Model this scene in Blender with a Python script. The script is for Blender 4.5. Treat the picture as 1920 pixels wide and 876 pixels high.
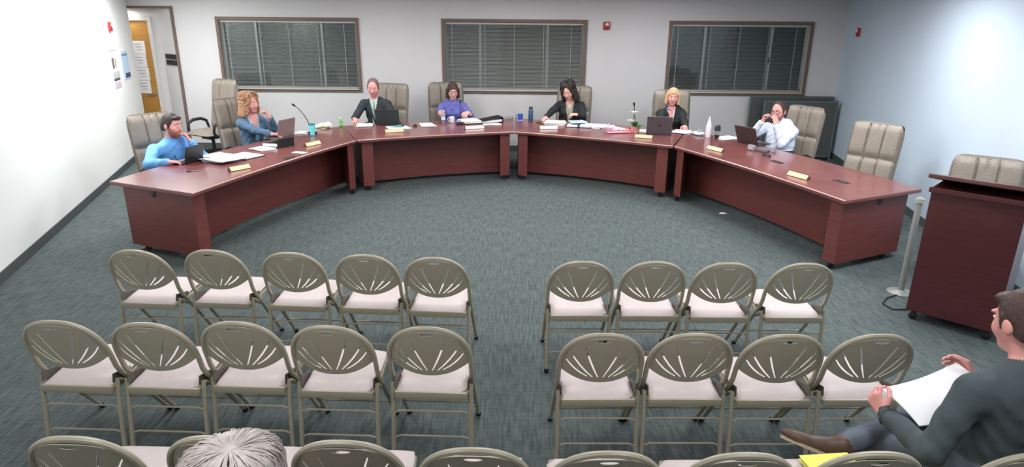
import bpy, bmesh, math, random
import numpy as np
from mathutils import Vector, Matrix, geometry
random.seed(7)
rng = np.random.default_rng(7)
for o in list(bpy.data.objects):
    bpy.data.objects.remove(o, do_unlink=True)
scene = bpy.context.scene
C = scene.collection
PI = math.pi
R = math.radians

# ---------------------------------------------------------------- camera
CAM_H = 2.30
cam_d = bpy.data.cameras.new('camera')
cam_d.sensor_width = 36.0
cam_d.sensor_fit = 'HORIZONTAL'
cam_d.lens = 1210.0 / 1920.0 * 36.0
cam_d.clip_start = 0.05
cam = bpy.data.objects.new('camera', cam_d)
C.objects.link(cam)
cam.location = (0, 0, CAM_H)
cam.rotation_euler = (Matrix.Rotation(R(90 - 18.3), 3, 'X') @ Matrix.Rotation(0.009, 3, 'Z')).to_euler()
scene.camera = cam

# ---------------------------------------------------------------- world, exposure
w = bpy.data.worlds.new('night')
scene.world = w
w.use_nodes = True
w.node_tree.nodes['Background'].inputs[0].default_value = (0.055, 0.07, 0.075, 1)
w.node_tree.nodes['Background'].inputs[1].default_value = 1.1
scene.view_settings.view_transform = 'Standard'
scene.view_settings.look = 'None'
scene.view_settings.exposure = -0.57
scene.view_settings.gamma = 1.0
scene.view_settings.use_curve_mapping = False

# ---------------------------------------------------------------- ceiling lamps (fluorescent troffers)
CEIL = 2.78
def troffer(x, y, power, sx=0.6, sy=1.2, rot=0.0, col=(0.985, 0.985, 1.0)):
    d = bpy.data.lights.new('troffer_lamp', 'AREA')
    d.shape = 'RECTANGLE'
    d.size = sx
    d.size_y = sy
    d.energy = power
    d.color = col
    o = bpy.data.objects.new('troffer_lamp', d)
    C.objects.link(o)
    o.location = (x, y, CEIL - 0.045)
    o.rotation_euler = (0, 0, rot)
    return o
TROFFERS = [(-2.2, 9.8, 42), (0.1, 9.8, 56), (2.4, 9.8, 56),
            (-2.2, 7.0, 60), (0.1, 7.0, 62), (2.4, 7.0, 60),
            (-2.2, 4.2, 38), (0.1, 4.2, 38), (2.4, 4.2, 38),
            (-1.4, 1.4, 42), (1.4, 1.4, 42),
            (3.85, 7.3, 54), (3.6, 4.9, 66)]
LEFT_WALL_FILLS = [(-5.25, 9.9, 104), (-4.5, 7.5, 92)]  # extra lamps added beside the left wall to overexpose it
for (x, y, p) in TROFFERS:
    troffer(x, y, p)
for (x, y, p) in LEFT_WALL_FILLS:
    troffer(x, y, p, rot=0.3154)

# small fill lamp added to brighten the door alcove
ad = bpy.data.lights.new('alcove_fill', 'AREA')
ad.shape = 'DISK'; ad.size = 0.2; ad.energy = 4.5; ad.color = (1.0, 0.96, 0.9)
ao = bpy.data.objects.new('alcove_fill', ad)
C.objects.link(ao)
ao.location = (-6.95, 12.02, 2.41)

# ---------------------------------------------------------------- materials
MATS = {}
def mat(name, col, rough=0.6, metal=0.0, noise=0.0, scale=30.0, bump=0.0, bscale=None, spec=0.5, coat=0.0, emit=None, stretch=None):
    if name in MATS:
        return MATS[name]
    m = bpy.data.materials.new(name)
    m.use_nodes = True
    nt = m.node_tree
    b = nt.nodes['Principled BSDF']
    b.inputs['Base Color'].default_value = (*col, 1)
    b.inputs['Roughness'].default_value = rough
    b.inputs['Metallic'].default_value = metal
    b.inputs['Specular IOR Level'].default_value = spec
    if coat:
        b.inputs['Coat Weight'].default_value = coat
        b.inputs['Coat Roughness'].default_value = 0.12
    if emit:
        b.inputs['Emission Color'].default_value = (*emit[0], 1)
        b.inputs['Emission Strength'].default_value = emit[1]
    tc = nt.nodes.new('ShaderNodeTexCoord')
    mp = nt.nodes.new('ShaderNodeMapping')
    nt.links.new(tc.outputs['Object'], mp.inputs['Vector'])
    if stretch:
        mp.inputs['Scale'].default_value = stretch
    n = nt.nodes.new('ShaderNodeTexNoise')
    n.inputs['Scale'].default_value = scale
    n.inputs['Detail'].default_value = 4
    nt.links.new(mp.outputs['Vector'], n.inputs['Vector'])
    if noise > 0:
        r = nt.nodes.new('ShaderNodeMapRange')
        r.inputs['From Min'].default_value = 0.25
        r.inputs['From Max'].default_value = 0.75
        r.inputs['To Min'].default_value = 1 - noise
        r.inputs['To Max'].default_value = 1 + noise
        nt.links.new(n.outputs['Fac'], r.inputs['Value'])
        mx = nt.nodes.new('ShaderNodeVectorMath')
        mx.operation = 'SCALE'
        mx.inputs[0].default_value = col
        nt.links.new(r.outputs['Result'], mx.inputs['Scale'])
        nt.links.new(mx.outputs['Vector'], b.inputs['Base Color'])
    if bump > 0:
        n2 = nt.nodes.new('ShaderNodeTexNoise')
        n2.inputs['Scale'].default_value = bscale or scale
        n2.inputs['Detail'].default_value = 3
        nt.links.new(mp.outputs['Vector'], n2.inputs['Vector'])
        bp = nt.nodes.new('ShaderNodeBump')
        bp.inputs['Strength'].default_value = bump
        bp.inputs['Distance'].default_value = 0.01
        nt.links.new(n2.outputs['Fac'], bp.inputs['Height'])
        nt.links.new(bp.outputs['Normal'], b.inputs['Normal'])
    MATS[name] = m
    return m
def srgb(r, g, b):
    f = lambda c: (c / 255.0) / 12.92 if c <= 10 else (((c / 255.0) + 0.055) / 1.055) ** 2.4
    return (f(r), f(g), f(b))

def carpet_mat():
    m = bpy.data.materials.new('carpet')
    m.use_nodes = True
    nt = m.node_tree
    b = nt.nodes['Principled BSDF']
    b.inputs['Roughness'].default_value = 0.95
    b.inputs['Specular IOR Level'].default_value = 0.15
    tc = nt.nodes.new('ShaderNodeTexCoord')
    mp = nt.nodes.new('ShaderNodeMapping')
    mp.inputs['Scale'].default_value = (60, 6, 1)
    n1 = nt.nodes.new('ShaderNodeTexNoise'); n1.inputs['Scale'].default_value = 1.0; n1.inputs['Detail'].default_value = 3
    mp2 = nt.nodes.new('ShaderNodeMapping'); mp2.inputs['Scale'].default_value = (8, 60, 1)
    n2 = nt.nodes.new('ShaderNodeTexNoise'); n2.inputs['Scale'].default_value = 1.0; n2.inputs['Detail'].default_value = 3
    nt.links.new(tc.outputs['Object'], mp.inputs['Vector']); nt.links.new(mp.outputs['Vector'], n1.inputs['Vector'])
    nt.links.new(tc.outputs['Object'], mp2.inputs['Vector']); nt.links.new(mp2.outputs['Vector'], n2.inputs['Vector'])
    mx = nt.nodes.new('ShaderNodeMath'); mx.operation = 'MULTIPLY_ADD'
    mx.inputs[1].default_value = 0.7
    nt.links.new(n1.outputs['Fac'], mx.inputs[0])
    m3 = nt.nodes.new('ShaderNodeMath'); m3.operation = 'MULTIPLY'; m3.inputs[1].default_value = 0.3
    nt.links.new(n2.outputs['Fac'], m3.inputs[0]); nt.links.new(m3.outputs[0], mx.inputs[2])
    cr = nt.nodes.new('ShaderNodeValToRGB')
    cr.color_ramp.elements[0].position = 0.30; cr.color_ramp.elements[0].color = (*srgb(66, 75, 74), 1)
    cr.color_ramp.elements[1].position = 0.72; cr.color_ramp.elements[1].color = (*srgb(106, 115, 114), 1)
    nt.links.new(mx.outputs[0], cr.inputs[0]); nt.links.new(cr.outputs[0], b.inputs['Base Color'])
    bp = nt.nodes.new('ShaderNodeBump'); bp.inputs['Strength'].default_value = 0.4; bp.inputs['Distance'].default_value = 0.004
    nt.links.new(n1.outputs['Fac'], bp.inputs['Height']); nt.links.new(bp.outputs['Normal'], b.inputs['Normal'])
    MATS['carpet'] = m
    return m
def wood_mat(name, c0, c1, rough=0.28, coat=0.3):
    m = bpy.data.materials.new(name)
    m.use_nodes = True
    nt = m.node_tree
    b = nt.nodes['Principled BSDF']
    b.inputs['Roughness'].default_value = rough
    b.inputs['Coat Weight'].default_value = coat
    b.inputs['Coat Roughness'].default_value = 0.1
    tc = nt.nodes.new('ShaderNodeTexCoord')
    mp = nt.nodes.new('ShaderNodeMapping'); mp.inputs['Scale'].default_value = (3, 3, 40)
    n = nt.nodes.new('ShaderNodeTexNoise'); n.inputs['Scale'].default_value = 1.5; n.inputs['Detail'].default_value = 5
    nt.links.new(tc.outputs['Object'], mp.inputs['Vector']); nt.links.new(mp.outputs['Vector'], n.inputs['Vector'])
    cr = nt.nodes.new('ShaderNodeValToRGB')
    cr.color_ramp.elements[0].position = 0.3; cr.color_ramp.elements[0].color = (*c0, 1)
    cr.color_ramp.elements[1].position = 0.7; cr.color_ramp.elements[1].color = (*c1, 1)
    nt.links.new(n.outputs['Fac'], cr.inputs[0]); nt.links.new(cr.outputs[0], b.inputs['Base Color'])
    MATS[name] = m
    return m
def glass_mat(name, tint=(0.9, 0.95, 0.95), alpha_mix=0.0):
    m = bpy.data.materials.new(name)
    m.use_nodes = True
    nt = m.node_tree
    for n in list(nt.nodes):
        nt.nodes.remove(n)
    out = nt.nodes.new('ShaderNodeOutputMaterial')
    tr = nt.nodes.new('ShaderNodeBsdfTransparent'); tr.inputs[0].default_value = (*tint, 1)
    gl = nt.nodes.new('ShaderNodeBsdfGlossy'); gl.inputs['Roughness'].default_value = 0.03
    fr = nt.nodes.new('ShaderNodeFresnel'); fr.inputs[0].default_value = 1.6
    mx = nt.nodes.new('ShaderNodeMixShader')
    nt.links.new(fr.outputs[0], mx.inputs[0]); nt.links.new(tr.outputs[0], mx.inputs[1]); nt.links.new(gl.outputs[0], mx.inputs[2])
    if alpha_mix > 0:
        df = nt.nodes.new('ShaderNodeBsdfDiffuse'); df.inputs[0].default_value = (*tint, 1)
        m2 = nt.nodes.new('ShaderNodeMixShader'); m2.inputs[0].default_value = alpha_mix
        nt.links.new(mx.outputs[0], m2.inputs[1]); nt.links.new(df.outputs[0], m2.inputs[2])
        nt.links.new(m2.outputs[0], out.inputs[0])
    else:
        nt.links.new(mx.outputs[0], out.inputs[0])
    MATS[name] = m
    return m
carpet_mat()
wood_mat('cherry', srgb(116, 66, 64), srgb(130, 76, 73))
wood_mat('cherry_panel', srgb(106, 53, 50), srgb(120, 63, 58), 0.45, 0.05)
wood_mat('dark_cherry', srgb(74, 30, 34), srgb(88, 40, 42), 0.35, 0.15)
wood_mat('door_oak', srgb(176, 128, 60), srgb(200, 150, 80), 0.45, 0.1)
glass_mat('window_glass', (0.75, 0.82, 0.8))
glass_mat('clear_plastic', (0.9, 0.93, 0.96), 0.12)
mat('wall_paint', srgb(214, 212, 212), 0.85, noise=0.015, scale=3)
mat('wall_white', srgb(250, 252, 248), 0.85, noise=0.01, scale=3)
mat('wall_blue', srgb(200, 216, 230), 0.85, noise=0.015, scale=3)
mat('ceiling_tile', srgb(160, 160, 158), 0.95, noise=0.04, scale=40)
mat('base_rubber', srgb(78, 86, 84), 0.7)
mat('trim_brown', srgb(112, 92, 82), 0.55, noise=0.08, scale=20, stretch=(1, 1, 8))
mat('reveal', srgb(190, 188, 182), 0.6)
mat('aluminium', srgb(186, 193, 193), 0.45, 0.2)
mat('slat', srgb(172, 174, 170), 0.5)
mat('cord', srgb(150, 160, 155), 0.7)
mat('leather', srgb(138, 129, 117), 0.42, noise=0.06, scale=14, bump=0.35, bscale=60)
mat('leather_dark', srgb(112, 105, 95), 0.5, noise=0.06, scale=14, bump=0.3, bscale=60)
mat('chair_metal', srgb(168, 161, 142), 0.42, 0.05, noise=0.03, scale=20)
mat('chair_panel', srgb(172, 166, 148), 0.5, 0.0, noise=0.03, scale=20)
mat('seat_vinyl', srgb(206, 193, 191), 0.55, noise=0.03, scale=25, bump=0.15, bscale=90)
mat('black_plastic', srgb(30, 30, 32), 0.5)
mat('black_rubber', srgb(22, 22, 22), 0.8)
mat('chrome', srgb(200, 200, 200), 0.25, 0.9)
mat('red_alarm', srgb(176, 42, 48), 0.45)
mat('lens_white', srgb(225, 220, 220), 0.3)
mat('paper', srgb(244, 244, 246), 0.8)
mat('paper_blue', srgb(200, 224, 246), 0.8)
mat('ink', srgb(70, 80, 100), 0.8)
mat('ink_grey', srgb(150, 155, 165), 0.8)
mat('gold_plate', srgb(228, 206, 166), 0.4, 0.1)
mat('plate_wood', srgb(110, 66, 40), 0.5)
mat('partition', srgb(86, 88, 86), 0.9, noise=0.06, scale=80)
mat('partition_edge', srgb(96, 108, 106), 0.7)
mat('steel_grey', srgb(150, 152, 148), 0.5, 0.3)

# ---------------------------------------------------------------- mesh helpers
def rotz(a):
    return Matrix.Rotation(a, 3, 'Z')
class MB:
    def __init__(self):
        self.v = []
        self.f = []
    def add(self, verts, faces):
        n = len(self.v)
        self.v.extend([tuple(p) for p in verts])
        self.f.extend([tuple(i + n for i in q) for q in faces])
        return self
    def box(self, c, s, rot=None, bev=0.0):
        hx, hy, hz = s[0] / 2, s[1] / 2, s[2] / 2
        M = rot if rot is not None else Matrix.Identity(3)
        cc = Vector(c)
        if bev <= 0:
            vs = [cc + M @ Vector((x * hx, y * hy, z * hz)) for x in (-1, 1) for y in (-1, 1) for z in (-1, 1)]
            fs = [(0, 1, 3, 2), (4, 6, 7, 5), (0, 4, 5, 1), (2, 3, 7, 6), (0, 2, 6, 4), (1, 5, 7, 3)]
            return self.add(vs, fs)
        b = min(bev, hx * .95, hy * .95, hz * .95)
        bm = bmesh.new()
        bmesh.ops.create_cube(bm, size=1.0, matrix=Matrix.Diagonal((2 * hx, 2 * hy, 2 * hz, 1)))
        bmesh.ops.bevel(bm, geom=bm.edges[:], offset=b, segments=2, profile=0.5, affect='EDGES')
        bm.verts.ensure_lookup_table()
        vs = [cc + M @ v.co for v in bm.verts]
        fs = [[v.index for v in f.verts] for f in bm.faces]
        bm.free()
        return self.add(vs, fs)
    def tube(self, pts, r, seg=8, cap=True, closed=False, flat=1.0):
        pts = [Vector(p) for p in pts]
        n = len(pts)
        rs = r if isinstance(r, (list, tuple)) else [r] * n
        t0 = (pts[1] - pts[0]).normalized()
        up = Vector((0, 0, 1)) if abs(t0.z) < 0.9 else Vector((1, 0, 0))
        nrm = (up - t0 * up.dot(t0)).normalized()
        rings = []
        for i in range(n):
            if closed:
                t = (pts[(i + 1) % n] - pts[i - 1]).normalized()
            elif i == 0:
                t = t0
            elif i == n - 1:
                t = (pts[-1] - pts[-2]).normalized()
            else:
                t = ((pts[i + 1] - pts[i]).normalized() + (pts[i] - pts[i - 1]).normalized())
                t = t.normalized() if t.length > 1e-6 else (pts[i + 1] - pts[i]).normalized()
            nrm = (nrm - t * nrm.dot(t))
            nrm = nrm.normalized() if nrm.length > 1e-6 else t.orthogonal().normalized()
            bn = t.cross(nrm)
            rings.append([pts[i] + (nrm * math.cos(a) + bn * math.sin(a) * flat) * rs[i] for a in [2 * PI * k / seg for k in range(seg)]])
        vs = [p for rg in rings for p in rg]
        fs = []
        m = n if closed else n - 1
        for i in range(m):
            j = (i + 1) % n
            for k in range(seg):
                k2 = (k + 1) % seg
                fs.append((i * seg + k, i * seg + k2, j * seg + k2, j * seg + k))
        if cap and not closed:
            fs.append(tuple(reversed(range(seg))))
            fs.append(tuple((n - 1) * seg + k for k in range(seg)))
        return self.add(vs, fs)
    def lathe(self, prof, c=(0, 0, 0), seg=16, rot=None):
        M = rot if rot is not None else Matrix.Identity(3)
        cc = Vector(c)
        vs = []
        for (r, z) in prof:
            for k in range(seg):
                a = 2 * PI * k / seg
                vs.append(cc + M @ Vector((r * math.cos(a), r * math.sin(a), z)))
        fs = []
        for i in range(len(prof) - 1):
            for k in range(seg):
                k2 = (k + 1) % seg
                fs.append((i * seg + k, i * seg + k2, (i + 1) * seg + k2, (i + 1) * seg + k))
        fs.append(tuple(reversed(range(seg))))
        fs.append(tuple((len(prof) - 1) * seg + k for k in range(seg)))
        return self.add(vs, fs)
    def prism(self, poly, z0, z1, bev=0.0):
        n = len(poly)
        if bev > 0:
            cx = sum(p[0] for p in poly) / n
            cy = sum(p[1] for p in poly) / n
            def ins(p):
                d = Vector((cx - p[0], cy - p[1])).normalized() * bev
                return (p[0] + d.x, p[1] + d.y)
            rings = [([ins(p) for p in poly], z0), (poly, z0 + bev), (poly, z1 - bev), ([ins(p) for p in poly], z1)]
        else:
            rings = [(poly, z0), (poly, z1)]
        vs = [(p[0], p[1], z) for (pl, z) in rings for p in pl]
        fs = []
        for i in range(len(rings) - 1):
            for k in range(n):
                k2 = (k + 1) % n
                fs.append((i * n + k, i * n + k2, (i + 1) * n + k2, (i + 1) * n + k))
        fs.append(tuple(reversed(range(n))))
        fs.append(tuple((len(rings) - 1) * n + k for k in range(n)))
        return self.add(vs, fs)
    def mesh(self, name, material, smooth=False):
        me = bpy.data.meshes.new(name)
        me.from_pydata([tuple(p) for p in self.v], [], self.f)
        bm = bmesh.new()
        bm.from_mesh(me)
        bmesh.ops.recalc_face_normals(bm, faces=bm.faces[:])
        bm.to_mesh(me)
        bm.free()
        me.materials.append(MATS[material] if isinstance(material, str) else material)
        if smooth:
            me.shade_smooth()
            try:
                me.set_sharp_from_angle(angle=R(40))
            except Exception:
                pass
        me.update()
        return me
    def build(self, name, material, parent=None, smooth=False):
        o = bpy.data.objects.new(name, self.mesh(name, material, smooth))
        C.objects.link(o)
        if parent is not None:
            o.parent = parent
        return o
def link_mesh(name, me, parent=None, loc=None, rz=None):
    o = bpy.data.objects.new(name, me)
    C.objects.link(o)
    if parent is not None:
        o.parent = parent
    if loc is not None:
        o.location = loc
    if rz is not None:
        o.rotation_euler = (0, 0, rz)
    return o
def tag(o, label, cat, group=None):
    o['label'] = label
    o['category'] = cat
    if group:
        o['group'] = group
    return o
def struct(o, label=None):
    o['kind'] = 'structure'
    if label:
        o['label'] = label
    return o
def thing(name, label, cat, loc=(0, 0, 0), rz=0.0, group=None):
    o = bpy.data.objects.new(name, None)
    o.empty_display_size = 0.1
    C.objects.link(o)
    o.location = loc
    o.rotation_euler = (0, 0, rz)
    tag(o, label, cat, group)
    return o
def copy_tree(o, parent=None):
    c = o.copy()
    C.objects.link(c)
    c.parent = parent
    for ch in list(o.children):
        copy_tree(ch, c)
    return c
# ================================================================ THE ROOM
YB = 11.84                       # face of the back wall
LC = Vector((-6.716, YB, 0))     # left corner
RC = Vector((5.80, YB, 0))       # right corner
LD = Vector((0.31, -0.95, 0)).normalized()
RD = Vector((-0.196, -0.98, 0)).normalized()
YF = -1.2                        # wall behind the camera
fl = MB()
fl.add([(-10, YF, 0), (7, YF, 0), (7, 14.0, 0), (-10, 14.0, 0), (-10, YF, -.1), (7, YF, -.1), (7, 14.0, -.1), (-10, 14.0, -.1)],
       [(0, 1, 2, 3), (7, 6, 5, 4), (0, 4, 5, 1), (1, 5, 6, 2), (2, 6, 7, 3), (3, 7, 4, 0)])
struct(fl.build('floor', 'carpet'), 'grey green loop carpet floor of the meeting room')
ce = MB()
ce.box((-1.5, 6.4, CEIL + .05), (17.5, 15.4, .1))
ceil = struct(ce.build('ceiling', 'ceiling_tile'), 'pale tiled ceiling above the meeting room')
for (x, y, p) in TROFFERS + LEFT_WALL_FILLS:
    fr = MB()
    for s in (-1, 1):
        fr.box((s * .325, 0, CEIL - .02), (.04, 1.3, .04))
        fr.box((0, s * .63, CEIL - .02), (.61, .04, .04))
    lf = fr.build('light_frame', 'lens_white', ceil)
    MB().box((0, 0, CEIL - .018), (.61, 1.22, .01)).build('light_diffuser', mat('diffuser', (.9, .9, .9), .6, emit=((.985, .985, 1.0), 2.5)), lf)
    lf.location = (x, y, 0)
    if (x, y, p) in LEFT_WALL_FILLS:
        lf.rotation_euler = (0, 0, .3154)

WIN = [(-5.165, -2.755), (-1.223, 1.243), (2.755, 5.195)]
WZ0, WZ1 = 1.085, 2.272
OPX = -5.95                      # right jamb of the alcove opening
OPZ = 2.44
WT = 0.20
bw = MB()
xs = [OPX]
def wbox(x0, x1, z0, z1):
    bw.box(((x0 + x1) / 2, YB + WT / 2, (z0 + z1) / 2), (x1 - x0, WT, z1 - z0))
px = OPX
for (a, b) in WIN:
    wbox(px, a, 0, CEIL)
    wbox(a, b, 0, WZ0)
    wbox(a, b, WZ1, CEIL)
    px = b
wbox(px, RC.x + .3, 0, CEIL)
wbox(LC.x - .15, OPX, OPZ, CEIL)
wall_back = struct(bw.build('wall_back', 'wall_paint'), 'off white back wall with three wide windows')

def side_wall(name, c, d, L, m, lab, sgn):
    n = Vector((-d.y, d.x, 0)) * sgn
    t = .14
    a, b = c, c + d * L
    poly = [(a.x, a.y), (b.x, b.y), ((b + n * t).x, (b + n * t).y), ((a + n * t).x, (a + n * t).y)]
    o = MB().prism(poly, 0, CEIL).build(name, m)
    struct(o, lab)
    bt = .012
    poly = [(a.x, a.y), (b.x, b.y), ((b - n * bt).x, (b - n * bt).y), ((a - n * bt).x, (a - n * bt).y)]
    o2 = MB().prism(poly, 0, .10).build('baseboard_' + name.split('_')[1], 'base_rubber')
    struct(o2, 'dark grey rubber baseboard along the ' + lab)
    return o
LL = (LC.y - YF) / -LD.y
RL = (RC.y - YF) / -RD.y
side_wall('wall_left', LC, LD, LL, 'wall_white', 'bright white splayed left wall', -1)
side_wall('wall_right', RC, RD, RL, 'wall_blue', 'pale blue right wall', 1)
lw_end, rw_end = LC + LD * LL, RC + RD * RL
struct(MB().box(((lw_end.x + rw_end.x) / 2, YF - .06, CEIL / 2), (rw_end.x - lw_end.x + .6, .12, CEIL)).build('wall_front', 'wall_paint'), 'off white wall behind the audience seats')
bb = MB()
bb.box(((OPX + RC.x) / 2, YB - .006, .05), (RC.x - OPX, .012, .10))
struct(bb.build('baseboard_back', 'base_rubber'), 'dark grey rubber baseboard along the back wall')

# ---- windows
def window(i, x0, x1, tilt, lab):
    root = bpy.data.objects.new('window_%d' % i, None)
    C.objects.link(root)
    root.location = ((x0 + x1) / 2, YB, 0)
    struct(root, lab)
    W = x1 - x0
    t = .055
    tr = MB()
    for s in (-1, 1):
        tr.box((s * (W / 2 + t / 2 - .012), -.012, (WZ0 + WZ1) / 2), (t, .03, WZ1 - WZ0 + 2 * t - .024), bev=.004)
    tr.box((0, -.012, WZ1 + t / 2 - .012), (W - .024, .03, t), bev=.004)
    tr.box((0, -.012, WZ0 - t / 2 + .012), (W - .024, .03, t), bev=.004)
    tr.build('window_trim', 'trim_brown', root)
    rv = MB()
    d = .12
    rv.box((0, d / 2, WZ1 - .006), (W - .02, d, .012))
    for s in (-1, 1):
        rv.box((s * (W / 2 - .006), d / 2, (WZ0 + WZ1) / 2), (.012, d, WZ1 - WZ0 - .024))
    rv.build('window_reveal', 'reveal', root)
    MB().box((0, d / 2 - .025, WZ0 + .012), (W - .024, d + .05, .024), bev=.004).build('window_sill', 'reveal', root)
    # aluminium frame and mullions
    fr = MB()
    yf = .105
    f = .035
    fr.box((0, yf, WZ1 - .012 - f / 2), (W - .03, .04, f))
    fr.box((0, yf, WZ0 + .024 + f / 2), (W - .03, .04, f))
    for s in (-1, 1):
        fr.box((s * (W / 2 - .012 - f / 2), yf, (WZ0 + WZ1) / 2), (f, .04, WZ1 - WZ0 - .04))
    fr.build('window_frame', 'aluminium', root)
    m1, m2 = -W / 2 + W * .255, W / 2 - W * .262
    for xm in (m1, m2):
        mu = MB().box((xm, yf - .012, (WZ0 + WZ1) / 2), (.042, .05, WZ1 - WZ0 - .05), bev=.004).build('mullion', 'aluminium', root)
        if i == 3 and xm == m2:
            MB().box((xm - .012, yf - .045, 1.66), (.02, .02, .10), bev=.004).build('latch', 'black_plastic', mu)
    for (a, b) in ((-W / 2 + .03, m1), (m1, m2), (m2, W / 2 - .03)):
        MB().box(((a + b) / 2, yf + .006, (WZ0 + WZ1) / 2), (b - a - .02, .006, WZ1 - WZ0 - .08)).build('pane', 'window_glass', root)
    # mini blind: head rail, slats, ladder cords, bottom rail
    yb_ = .045
    bl = MB()
    n = 50
    zt, zb = WZ1 - .045, WZ0 + .05
    M = Matrix.Rotation(tilt, 3, 'X')
    for k in range(n):
        z = zb + (zt - zb) * (k + .5) / n
        bl.box((0, yb_, z), (W - .05, .025, .0012), M)
    so = bl.build('blind_slats', 'slat', root)
    so['kind'] = 'stuff'
    MB().box((0, yb_, WZ1 - .03), (W - .04, .03, .03)).build('head_rail', 'reveal', root)
    MB().box((0, yb_, WZ0 + .036), (W - .05, .026, .014)).build('bottom_rail', 'slat', root)
    for fx in (-.445, -.21, 0.0, .21, .405):
        MB().box((fx * W, yb_ - .015, (WZ0 + WZ1) / 2), (.010, .002, WZ1 - WZ0 - .07)).build('ladder_cord', 'cord', root)
    return root
window(1, *WIN[0], R(8), 'dark window behind the pair of sitters at left, brown trim, lowered mini blind')
window(2, *WIN[1], R(20), 'middle dark window with brown trim and lowered mini blind')
window(3, *WIN[2], R(4), 'dark window nearest the right wall showing a tree trunk outside')

# ---- outside
og = MB().box((0, 17.5, -.25), (26, 11, .1)).build('ground_outside', mat('night_grass', srgb(60, 66, 56), .95, noise=.2, scale=8))
struct(og, 'dark ground outside the windows')
tk = MB()
pts = [(4.45 + .03 * math.sin(k * 1.7), 13.9 + .02 * math.cos(k * 2.1), -.2 + k * .28) for k in range(14)]
tk.tube(pts, [.11 + .02 * math.sin(k * 2.3) for k in range(14)], 10)
tree = thing('tree', 'rough tree trunk seen outside the right hand window', 'tree', (0, 0, 0))
tk.build('trunk', mat('bark', srgb(104, 84, 78), .9, noise=.35, scale=18, bump=.8, bscale=25), tree, True)
tw = MB()
for k in range(26):
    z = .9 + k * .09
    a = k * 2.4
    p = Vector((4.45, 13.9, z))
    q = p + Vector((math.cos(a) * .2, math.sin(a) * .12 - .03, .06))
    tw.tube([p, (p + q) / 2 + Vector((0, 0, .01)), q], [.03, .02, .008], 5)
tw.build('bark_stub', 'bark', tree, True)
nb = thing('neighbour_wall', 'grey low building wall beyond the tree outside', 'building', (4.2, 16.6, 0))
MB().box((0, 0, 1.1), (9.0, .3, 2.7)).build('wall', mat('far_wall', srgb(120, 130, 134), .9), nb)
MB().box((-1.1, -.22, 2.75), (4.6, .5, .55)).build('awning', mat('far_dark', srgb(36, 46, 54), .9), nb)
MB().box((0, -.2, .35), (9.0, .25, .7)).build('plinth', 'far_dark', nb)

# ---- alcove with the door
DW = 12.2
DA = Vector((-6.40, DW, 0))
JB = Vector((OPX, YB + .0, 0))
al = MB()
dA = (DA - JB).normalized()
nA = Vector((dA.y, -dA.x, 0))
if nA.y < 0:
    nA = -nA
al.prism([(JB.x, JB.y + .02), (DA.x, DA.y), ((DA + nA * .12).x, (DA + nA * .12).y), ((JB + nA * .12).x, (JB + nA * .12).y)], 0, OPZ)
struct(al.build('wall_alcove', 'wall_paint'), 'angled off white alcove wall carrying two black sign strips')
DX0, DX1, DZ = -7.50, -6.585, 2.235
ab = MB()
ab.box(((DX1 + DA.x) / 2 + .03, DW + .06, OPZ / 2), (DA.x - DX1 + .06, .12, OPZ))
ab.box(((DX0 + DX1) / 2, DW + .06, (OPZ + DZ) / 2), (DX1 - DX0, .12, OPZ - DZ))
ab.box((DX0 - .3, DW + .06, OPZ / 2), (.6, .12, OPZ))
ab.box((-8.10, 12.1, OPZ / 2), (.12, .6, OPZ))
ab.box((-7.5, YB - .02, OPZ / 2), (1.3, .10, OPZ))
struct(ab.build('wall_doorway', 'wall_paint'), 'off white alcove wall around the oak door')
struct(MB().box((-7.05, 12.05, OPZ + .03), (2.2, .42, .06)).build('ceiling_alcove', mat('soffit', srgb(128, 116, 104), .8)), 'brownish soffit over the door alcove')
tm = MB()
tm.box((OPX - .0, YB - .012, OPZ / 2), (.05, .03, OPZ), bev=.004)
tm.box(((LC.x + OPX + .025) / 2, YB - .012, OPZ + .02), (OPX + .025 - LC.x, .03, .04), bev=.004)
struct(tm.build('trim_1', 'trim_brown'), 'brown wood trim around the alcove opening')
df = MB()
df.box((DX1 + .035, DW - .015, DZ / 2), (.07, .05, DZ), bev=.006)
df.box((DX0 - .035, DW - .015, DZ / 2), (.07, .05, DZ), bev=.006)
df.box(((DX0 + DX1) / 2, DW - .015, DZ + .035), (DX1 - DX0 + .14, .05, .07), bev=.006)
struct(df.build('trim_2', mat('white_trim', srgb(216, 214, 210), .6)), 'off white painted frame of the oak door')
door = bpy.data.objects.new('door_1', None)
C.objects.link(door)
door.location = ((DX0 + DX1) / 2, DW + .03, 0)
struct(door, 'oak door with papers taped on it and a metal lever handle')
MB().box((0, 0, DZ / 2 + .005), (DX1 - DX0 - .006, .045, DZ - .01), bev=.003).build('door_leaf', 'door_oak', door)
hd = MB()
hd.lathe([(.028, 0), (.03, .012), (.012, .014), (.012, .05), (.02, .052), (.02, .066)], (.385, -.022, .94), 12, Matrix.Rotation(R(90), 3, 'X'))
hd.tube([(.385, -.075, .94), (.33, -.08, .94), (.27, -.075, .938)], .011, 8)
hd.build('door_handle', 'chrome', door, True)
for k in range(4):
    pz = 1.85 - k * .235
    pp = MB().box((.20 - .012 * (k % 2), -.0245, pz - .08), (.26, .002, .23)).build('notice_sheet', 'paper', door)
    for j in range(3):
        MB().box((.20 - .012 * (k % 2) + .01 * j, -.0258, pz - .02 - j * .05), (.13 - .02 * j, .0012, .012)).build('print_line', 'ink_grey', pp)
MB().box((-.1, -.05, DZ - .1), (.25, .06, .07), bev=.01).build('door_closer', mat('closer', srgb(120, 100, 70), .5), door)

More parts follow.
